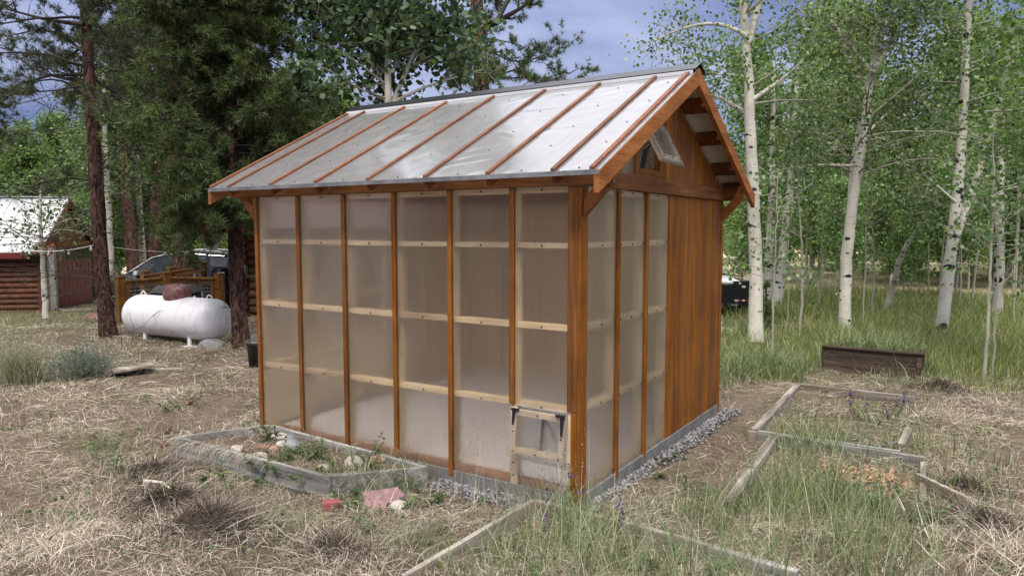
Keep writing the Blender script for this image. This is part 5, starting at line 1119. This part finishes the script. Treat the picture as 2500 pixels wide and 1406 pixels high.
# 2 short standing dry and grey-green grass
def standing(name, label, mat, x, y, d, h0, h1, w0, w1, curl=(.3, 1.1), st=(.62, 1.0), zfun=None, clumpy=0):
    n = len(x); zf = zfun or zz
    P = np.stack([x, y, zf(x, y) - .01], 1); s = np.clip(d / 6, 1, 3.2)
    V, F = ribbon(P, rg.uniform(0, 6.28, n), rg.uniform(h0, h1, n), rg.uniform(w0, w1, n) * s, np.zeros(n), rg.uniform(*curl, n), rg, 3, rg.uniform(*st, n))
    return tag(link(name, mesh_np(name, V, F), M[mat]), label, kind='stuff')
x, y, d = polar(40000, -550, 3050, 3.7, 19, 1.1); nz_ = .5 + .5 * np.sin(3.1 * x + 2.2 * np.sin(1.3 * y)) * np.sin(2.7 * y + 1.9 * np.sin(1.1 * x))
k_ = ~inside_gh(x, y) & (rg.uniform(size=len(x)) < .15 + .85 * nz_ ** 2) & (on_path(x, y) < .3)
standing('dry_grass', 'short standing dry grass across the yard', 'straw', x[k_], y[k_], d[k_], .06, .22, .003, .005, (.3, 1.5))
x, y, d = polar(35000, -550, 3050, 3.7, 20, 1.1); gq = green_at(x, y); nz_ = .5 + .5 * np.sin(2.3 * x + 1.7 * np.sin(1.9 * y) + 2)
k_ = ~inside_gh(x, y) & ~((x > .4) & (x < 2.0) & (y > 5.8) & (y < 7.0) & (rg.uniform(size=len(x)) < .8)) & (rg.uniform(size=len(x)) < (.10 + .9 * gq) * (.3 + .7 * nz_)) & (on_path(x, y) < .3)
standing('olive_grass', 'low grey green grass growing through the straw', 'olive', x[k_], y[k_], d[k_], .07, .26, .003, .0055, (.4, 1.4))
# 3 meadow under the aspens
x, y, d = polar(125000, 1690, 3100, 9.0, 31, 1.2); gq = green_at(x, y)
k_ = (y > 5.6) & (rg.uniform(size=len(x)) < gq ** 1.2) & ~inside_gh(x, y) & ~((x > .4) & (x < 2.0) & (y > 5.4) & (y < 7.0) & (rg.uniform(size=len(x)) < .985)) & ~((x > .6) & (x < 1.86) & (y > 6.99) & (y < 7.55)) & ~((np.abs(x - (-1.6)) < 1.3) & (np.abs(y - 10.5) < 2.8) & (rg.uniform(size=len(x)) < .85))
standing('meadow_grass', 'tall green meadow grass under the aspens', 'meadow', x[k_], y[k_], d[k_], .12, np.clip(.24 + (y[k_] - 6.5) * .08, .24, .48), .004, .0075, (.2, 1.0), (.75, 1.0))
x, y, d = polar(26000, -250, 700, 11.5, 30, 1.2); k_ = (rg.uniform(size=len(x)) < .25 + .75 * green_at(x, y))
standing('lawn_grass', 'thin mixed lawn grass around the propane tank', 'olive', x[k_], y[k_], d[k_], .05, .16, .003, .006, (.3, 1.2))
# 4 taller green patches in and around the beds (centre, spread, count, height)
PATCH = [(1.5, 1.2, .27, 900, .6), (1.25, .75, .2, 500, .5), (-2.25, -.55, .22, 260, .16), (-1.75, -.5, .2, 240, .2), (-2.7, -.6, .2, 120, .14), (1.75, .75, .3, 600, .42), (.95, .35, .22, 500, .42), (.35, -.75, .35, 700, .42), (.85, -.95, .3, 500, .48), (.15, -.35, .16, 260, .40), (.02, -.16, .10, 160, .38), (-.35, -.12, .10, 110, .34), (1.05, 2.62, .16, 420, .42), (1.3, 2.75, .2, 380, .36), (.62, .35, .10, 160, .26), (.95, 3.2, .2, 200, .3), (1.7, 4.4, .3, 420, .24), (1.25, 6.75, .35, 1500, .42), (1.6, 6.6, .3, 900, .38), (.9, 6.72, .2, 500, .3), (-.35, 6.1, .3, 700, .38), (.1, 6.3, .3, 700, .42), (-.6, 5.2, .3, 300, .25), (1.9, .2, .3, 500, .42), (1.3, -.15, .25, 380, .4), (-1.45, -.72, .14, 220, .36), (-1.28, -.55, .10, 130, .42), (-1.6, -.35, .12, 160, .30), (.5, -1.6, .4, 500, .3), (1.4, -.9, .3, 420, .42), (.0, -1.2, .25, 300, .3), (1.95, -.1, .3, 420, .45), (2.3, 2.0, .4, 500, .3), (2.2, 3.3, .35, 600, .34), (1.2, 7.25, .42, 1500, .42)]
X = []; Y = []; Hh = []
for (cx_, cy_, sp_, n_, h_) in PATCH:
    if cy_ < 1.6 and cx_ > .2: n_ = int(n_ * .38); sp_ *= .85
    elif cy_ < 5: n_ = int(n_ * .42); h_ *= .85
    elif cy_ < 6.9 and cx_ > .5: n_ = int(n_ * (.3 if cx_ > 1.3 else .03)); h_ *= .55
    X.append(rg.normal(cx_, sp_, n_)); Y.append(rg.normal(cy_, sp_, n_)); Hh.append(np.full(n_, h_))
x = np.concatenate(X); y = np.concatenate(Y); h = np.concatenate(Hh); k_ = ~inside_gh(x, y) & (on_path(x, y) < .55) & ~((y > 6.86) & (y < 6.995) & (x > .55) & (x < 1.95)) & ~((y > 5.9) & (y <= 6.86) & (x > .45) & (x < 2.0) & (rg.uniform(size=len(x)) < np.where(x > 1.25, .72, .97))); x, y, h = x[k_], y[k_], h[k_]; n = len(x)
inp = (x > .6) & (x < 1.86) & (y > 6.99) & (y < 7.55)
P = np.stack([x, y, np.where(inp, .14, zz(x, y)) - .01], 1); d = np.hypot(x - CP[0], y - CP[1])
V, F = ribbon(P, rg.uniform(0, 6.28, n), h * rg.uniform(.5, 1.3, n), rg.uniform(.0035, .009, n) * np.clip(d / 6, 1, 2), np.zeros(n), rg.uniform(.15, 1.1, n), rg, 4, rg.uniform(.72, 1.0, n))
tag(link('tall_grass', mesh_np('tall_grass', V, F), M['grass']), 'tall green grass growing in and around the beds', kind='stuff')
# seed stalks in front of the low vent
n = 60; x = np.concatenate([rg.normal(-.7, .10, 14), rg.normal(-.3, .25, 18), rg.normal(.25, .25, 28)]); y = np.concatenate([rg.normal(-.45, .08, 14), rg.normal(-.42, .12, 18), rg.normal(-.55, .22, 28)])
P = np.stack([x, y, tz(x, y)], 1); az = rg.uniform(0, 6.28, n); hh = rg.uniform(.35, .72, n); V, F = ribbon(P, az, hh, np.full(n, .0035), np.zeros(n), rg.uniform(.05, .3, n), rg, 5, rg.uniform(.9, 1.0, n))
hd = V.reshape(n, 12, 3)[:, -2]; idx = np.repeat(np.arange(n), 14); c = hd[idx] + rg.normal(size=(n * 14, 3)) * np.array([.004, .004, .03]); V2, F2 = leaves_np(c, .007, rg)
tag(link('seed_stalks', mesh_np('seed_stalks', V, F), M['straw']), 'thin seed stalks in front of the low vent', kind='stuff'); tag(link('seed_heads', mesh_np('seed_heads', V2, F2), M['olive']), 'pale seed heads on the thin stalks', kind='stuff')
# 5 individual dead grass clumps
M['darksoil'] = plain('dark_root_soil', (.075, .053, .04), .95, c2=(.02, .014, .011), scale=22, bump=.9)
def clump_obj(name, label, cat, px, py, r, n_, h_, mat, st=(.0, .45), curl=(-.3, 1.0), w=(.003, .008), z=None, group=None):
    root = thing(name, label, cat, (px, py, float(tz(px, py))))
    def strands(nm, mt, n_, h_, st, curl, spread):
        a = rg.uniform(0, 6.28, n_); rr_ = r * np.abs(rg.normal(size=n_)) * spread; x = px + np.cos(a) * rr_ * 1.2; y = py + np.sin(a) * rr_ * .9
        P = np.stack([x, y, tz(x, y) - .01], 1); V, F = ribbon(P, 1.9 + 2.2 * np.sin(2.1 * x + 1.3 * y) + rg.normal(size=n_) * 1.1, h_ * rg.uniform(.4, 1.25, n_), rg.uniform(*w, n_), np.zeros(n_), rg.uniform(*curl, n_), rg, 5, rg.uniform(*st, n_))
        tag(link(nm, mesh_np(nm, V, F), M[mt], root), kind='stuff')
    if mat == 'strawdark' and py < -1.5:
        V = []; nn = 15
        for u in np.linspace(-1, 1, nn):
            for v in np.linspace(-1, 1, nn):
                q_ = max(0, 1 - (u * u + v * v)); X_, Y_ = px + u * r * .62, py + v * r * .5; V.append((X_, Y_, float(tz(X_, Y_)) - .02 + r * .12 * q_ + (rg.normal() * .018 if q_ > 0 else 0)))
        part('root_mound', M['darksoil'], lambda m: m.add(V, [(i_ * nn + k_, (i_ + 1) * nn + k_, (i_ + 1) * nn + k_ + 1, i_ * nn + k_ + 1) for i_ in range(nn - 1) for k_ in range(nn - 1)]), root, smooth=True)
    if mat == 'strawdark':
        strands('thatch', 'thatch', int(n_ * 1.6), h_ * .5, (.1, .8), (.2, 1.3), .42); strands('strands', 'strawdark', int(n_ * .7), h_ * .9, (0, .3), (-.1, .6), .6); strands('pale_strands', 'straw', int(n_ * .22), h_, (0, .25), (-.1, .5), .65)
    else: strands('strands', mat, int(n_ * .7), h_, st, curl, .6)
    return root
for args in (('dark tangled mound of dead grass at the bottom left centre', -1.72, -1.92, .62, 2600, .36, 'strawdark'), ('grey brown mound of dead grass left of the darkest mound', -2.45, -1.72, .5, 1700, .32, 'strawdark'), ('low dark dead grass clump at the bottom middle', -.78, -1.72, .36, 1000, .28, 'strawdark'), ('flattened grey dead grass heap at the left', -3.35, -1.35, .6, 1600, .32, 'strawdark'),
             ('grey brown dead grass heap at the lower right edge', 2.62, 1.1, .62, 1200, .34, 'strawdark'), ('sprawling pale dead grass heap at the far lower right', 2.75, .45, .5, 900, .32, 'straw'), ('grey dead grass clump right of the dark planter', 2.15, 6.0, .5, 900, .30, 'strawdark'), ('bleached dead grass tuft right of the farthest bed frame', 2.05, 4.55, .36, 700, .26, 'straw'), ('bleached arching grass tuft by the slim right sapling', 2.72, 5.6, .4, 600, .34, 'straw'), ('pale wispy grass clump at the left of the nearest bed frame', -.62, -1.25, .36, 800, .34, 'olive'), ('grey green grass cushion at the far left', -4.75, -1.0, .42, 1100, .22, 'olive'), ('dry grass tuft at the foot of the dense pine', float(G(560, 12.9)[0]), float(G(560, 12.9)[1]), .4, 700, .6, 'straw'), ('green tinged grass clump above the dark mound', -1.45, -1.45, .45, 900, .32, 'olive'), ('dead grass heap near the loose board of the middle bed', 2.5, 2.3, .45, 900, .28, 'strawdark')):
    clump_obj('grass_clump', args[0], 'grass clump', *args[1:])
# dead grass hanging over the front plank of the grey bed
n = 420; x = rg.uniform(-3.74, -2.55, n); P = np.stack([x, rg.normal(-.83, .03, n), np.full(n, .055)], 1)
V, F = ribbon(P, -np.pi / 2 + rg.normal(size=n) * .5, rg.uniform(.08, .24, n), rg.uniform(.002, .004, n), rg.uniform(.0, .02, n), rg.uniform(1.1, 2.2, n), rg, 6, rg.uniform(.2, .6, n))
tag(link('hanging_dead_grass', mesh_np('hanging_dead_grass', V, F), M['straw']), 'dead grass hanging over the front plank of the grey bed', 'grass clump')
# gravel strip round the foundation
def gravel(n_, fx, fy):
    ico = np.array([(0, 0, 1), (.9, 0, .3), (.2, .9, .2), (-.8, .5, .25), (-.7, -.6, .2), (.3, -.9, .3), (0, 0, -.8)]); f = np.array([(0, 1, 2), (0, 2, 3), (0, 3, 4), (0, 4, 5), (0, 5, 1), (6, 2, 1), (6, 3, 2), (6, 4, 3), (6, 5, 4), (6, 1, 5)])
    c = np.stack([fx, fy, tz(fx, fy) + rg.uniform(.0, .03, n_)], 1); s = rg.uniform(.010, .022, n_)[:, None, None]; q = rg.uniform(0, 6.28, n_)
    R3 = np.zeros((n_, 3, 3)); R3[:, 0, 0] = np.cos(q); R3[:, 0, 1] = -np.sin(q); R3[:, 1, 0] = np.sin(q); R3[:, 1, 1] = np.cos(q); R3[:, 2, 2] = rg.uniform(.6, 1, n_)
    V = c[:, None] + s * (np.einsum('nij,kj->nki', R3, ico) + rg.normal(size=(n_, 7, 3)) * .12); return V.reshape(-1, 3), (np.arange(n_)[:, None, None] * 7 + f[None]).reshape(-1, 3)
n = 3600; yy = rg.uniform(.0, 3.75, n); xx = .03 + np.abs(rg.normal(0, .07, n)) * (.6 + .5 * (yy > 1.5)); V1, F1 = gravel(n, xx, yy)
n = 2200; xx = rg.uniform(-1.3, .0, n); yy = -.03 - np.abs(rg.normal(0, .10, n)); V2, F2 = gravel(n, xx, yy)
M['gravel'] = leaf_mat('grey_gravel', [(0, (.07, .07, .075)), (.5, (.20, .20, .21)), (1, (.42, .42, .44))], 0.0, .8, .3)
tag(link('gravel', mesh_np('gravel', np.concatenate([V1, V2]), np.concatenate([F1, F2 + len(V1)])), M['gravel']), 'grey gravel strip along the greenhouse foundation', kind='stuff')
# wood chips in the middle bed
n = 500; xx = rg.normal(1.75, .22, n); yy = rg.normal(2.0, .12, n); c = np.stack([xx, yy, tz(xx, yy) + .015], 1); V, F = leaves_np(c, .035, rg, 1.5)
M['chips'] = leaf_mat('wood_chips', [(0, (.30, .15, .08)), (.5, (.48, .28, .16)), (1, (.62, .46, .32))], 0, .8)
tag(link('wood_chips', mesh_np('wood_chips', V, F), M['chips']), 'orange wood chips in the middle bed', kind='stuff')
# 6 weeds: single leafy plants
LEAF = np.array([(0, 0), (.16, .25), (.13, .62), (0, 1), (-.13, .62), (-.16, .25)])
def weed(name, label, cat, p, h, nl_, ll, seed, mat='weed', stems=1, spread=.0, flower=None):
    rg = np.random.default_rng(seed); rt = thing(name, label, cat, tuple(p)); st = Acc(); Vs = []; tips = []
    for s_ in range(stems):
        a0 = rg.uniform(0, 6.28); S = limb(np.array(p, float) + np.array([math.cos(a0), math.sin(a0), 0]) * spread * rg.uniform(0, .5), np.array([math.cos(a0) * spread, math.sin(a0) * spread, .35]) + rg.normal(size=3) * .03, h * rg.uniform(.7, 1.1), rg, .03, 8, .07)
        V, F = tube_np(S, np.linspace(.005, .002, 8), 5); st.add(V, F); tips.append(S[-1])
        for q in range(nl_):
            u = rg.uniform(.05, 1); i0 = min(int(u * 7), 6); o = S[i0] + (S[i0 + 1] - S[i0]) * (u * 7 - i0); az = q * 2.4 + rg.uniform(-.3, .3); e = rg.uniform(.1, .8)
            d = np.array([math.cos(az) * math.cos(e), math.sin(az) * math.cos(e), math.sin(e)]); sd = unit(np.cross(d, [0, 0, 1])); nn_ = np.cross(sd, d); l = ll * rg.uniform(.6, 1.2) * (1.1 - .5 * u)
            Vs.append(o + l * (LEAF[:, 1:2] * d + LEAF[:, 0:1] * sd * 1.25) - nn_ * 0 + np.array([0, 0, -1.0]) * (LEAF[:, 1:2] ** 2) * l * .25 + nn_ * np.abs(LEAF[:, 0:1]) * l * .5)
    tag(link('stems', st.mesh('stems'), M[mat], rt), kind='stuff'); V = np.concatenate(Vs); link('leaves', mesh_np('leaves', V, np.arange(len(V)).reshape(-1, 6)), M[mat], rt)
    if flower:
        c = np.concatenate([t_ + rg.normal(size=(16, 3)) * np.array([.012, .012, .05]) for t_ in tips]); V, F = leaves_np(c, .022, rg); link('blossoms', mesh_np('blossoms', V, F), M[flower], rt)
    return rt
def onz(x, y): return (x, y, float(zz(np.array(x), np.array(y))))
WD = [('leafy weed growing at the left end inside the grey raised bed', (-3.05, -.28), .30, 16, .09, 3, .3), ('upright weed in the middle of the grey raised bed', (-2.30, -.48), .24, 16, .09, 2, .1), ('low leafy weed spreading left of the upright weed in the bed', (-2.5, -.55), .14, 14, .10, 5, .7), ('dark leafy weed against the front plank inside the bed', (-2.52, -.76), .16, 14, .08, 4, .5), ('leafy weed beside the pointed white stone', (-1.80, -.50), .22, 14, .08, 4, .4), ('low weeds in the right corner of the grey raised bed', (-1.95, -.66), .13, 14, .08, 6, .8), ('weed leaning on the wall side plank of the bed', (-1.95, -.25), .26, 12, .08, 2, .2), ('broad leaved weed in front of the grey plank', (-2.55, -.98), .22, 10, .11, 3, .4),
      ('single upright weed standing in straw left of the dark mound', (-2.42, -1.28), .38, 14, .11, 1, .05), ('leafy weed beside the peeled stick', (-2.62, -1.45), .22, 14, .11, 3, .5), ('weed with long leaves at the left edge of the yard', (-4.0, -1.35), .32, 10, .14, 2, .3), ('dark green weed in front of the pink flagstone', (-1.18, -.95), .14, 12, .09, 4, .7), ('thin weed with few leaves in front of the red brick', (-1.02, -1.25), .34, 10, .09, 1, .05), ('weed in the straw left of the far wall corner', (-5.4, .35), .25, 14, .09, 4, .5), ('weed right of the bed end plank by the gravel', (-1.1, -.42), .22, 12, .09, 3, .4), ('green weed beside the gravel strip', (.16, 1.45), .14, 16, .08, 5, .8),
      ('broad leafy weed in the lower right corner', (2.2, .95), .30, 14, .10, 3, .4), ('leafy weed in the nearest bed frame', (1.15, -.65), .28, 14, .10, 3, .4), ('thistle like weed at the lower right', (2.0, 1.15), .26, 14, .11, 2, .3), ('pale silver weed on the farthest bed frame edge', (1.45, 3.0), .14, 18, .08, 6, .9), ('weed at the left corner of the middle bed', (.95, .75), .30, 16, .09, 4, .4), ('weed by the dirt path behind the greenhouse corner', (-.2, 5.4), .26, 12, .10, 3, .3)]
for q, (lb, (x_, y_), h_, n_, l_, s_, sp_) in enumerate(WD):
    weed('weed', lb, 'weed', onz(x_, y_), h_, n_, l_, 300 + q, 'sage' if 'silver' in lb else 'weed', s_, sp_)
for q, (x_, y_, lb) in enumerate(((1.75, 4.35, 'purple lupine blooming in the farthest bed'), (1.6, 4.0, 'smaller purple lupine in front of the farthest bed lupine'), (.12, -.35, 'purple lupine spike at the foot of the corner post'), (.28, -.52, 'purple lupine spike right of the corner post one'))): weed('lupine', lb, 'flower', onz(x_, y_), .30, 14, .06, 400 + q, 'weed', 4, .35, 'purpleflower')
# bush and sage at the far left
p = G(28, 9.95); bt = clump_obj('tall_grass_bush', 'tall leafy grass bush at the far left edge', 'bush', p[0], p[1], .5, 700, .75, 'olive', (.75, 1), (.3, 1.2), (.008, .016))
p = G(192, 10.35); a = rg.uniform(0, 6.28, 1); sgr = np.random.default_rng(8); n = 2200
c = sgr.normal(size=(n, 3)) * np.array([.20, .20, .13]) + p + np.array([0, 0, .16]); D = unit(c - (p + np.array([0, 0, -.1])))
sr = thing('sage_bush', 'silvery grey sage bush left of the plank pile', 'bush', tuple(p)); V, F = needles_np(c, D, .06, sgr, 4, .004, .5); link('foliage', mesh_np('foliage', V, F), M['sage'], sr)
ac = Acc()
for q in range(14): S = limb(p, np.array([sgr.normal() * .5, sgr.normal() * .5, .8]), .35, sgr, .0, 5, .1); V, F = tube_np(S, np.linspace(.006, .002, 5), 4); ac.add(V, F)
link('stems', ac.mesh('stems'), M['pinetwig'], sr)
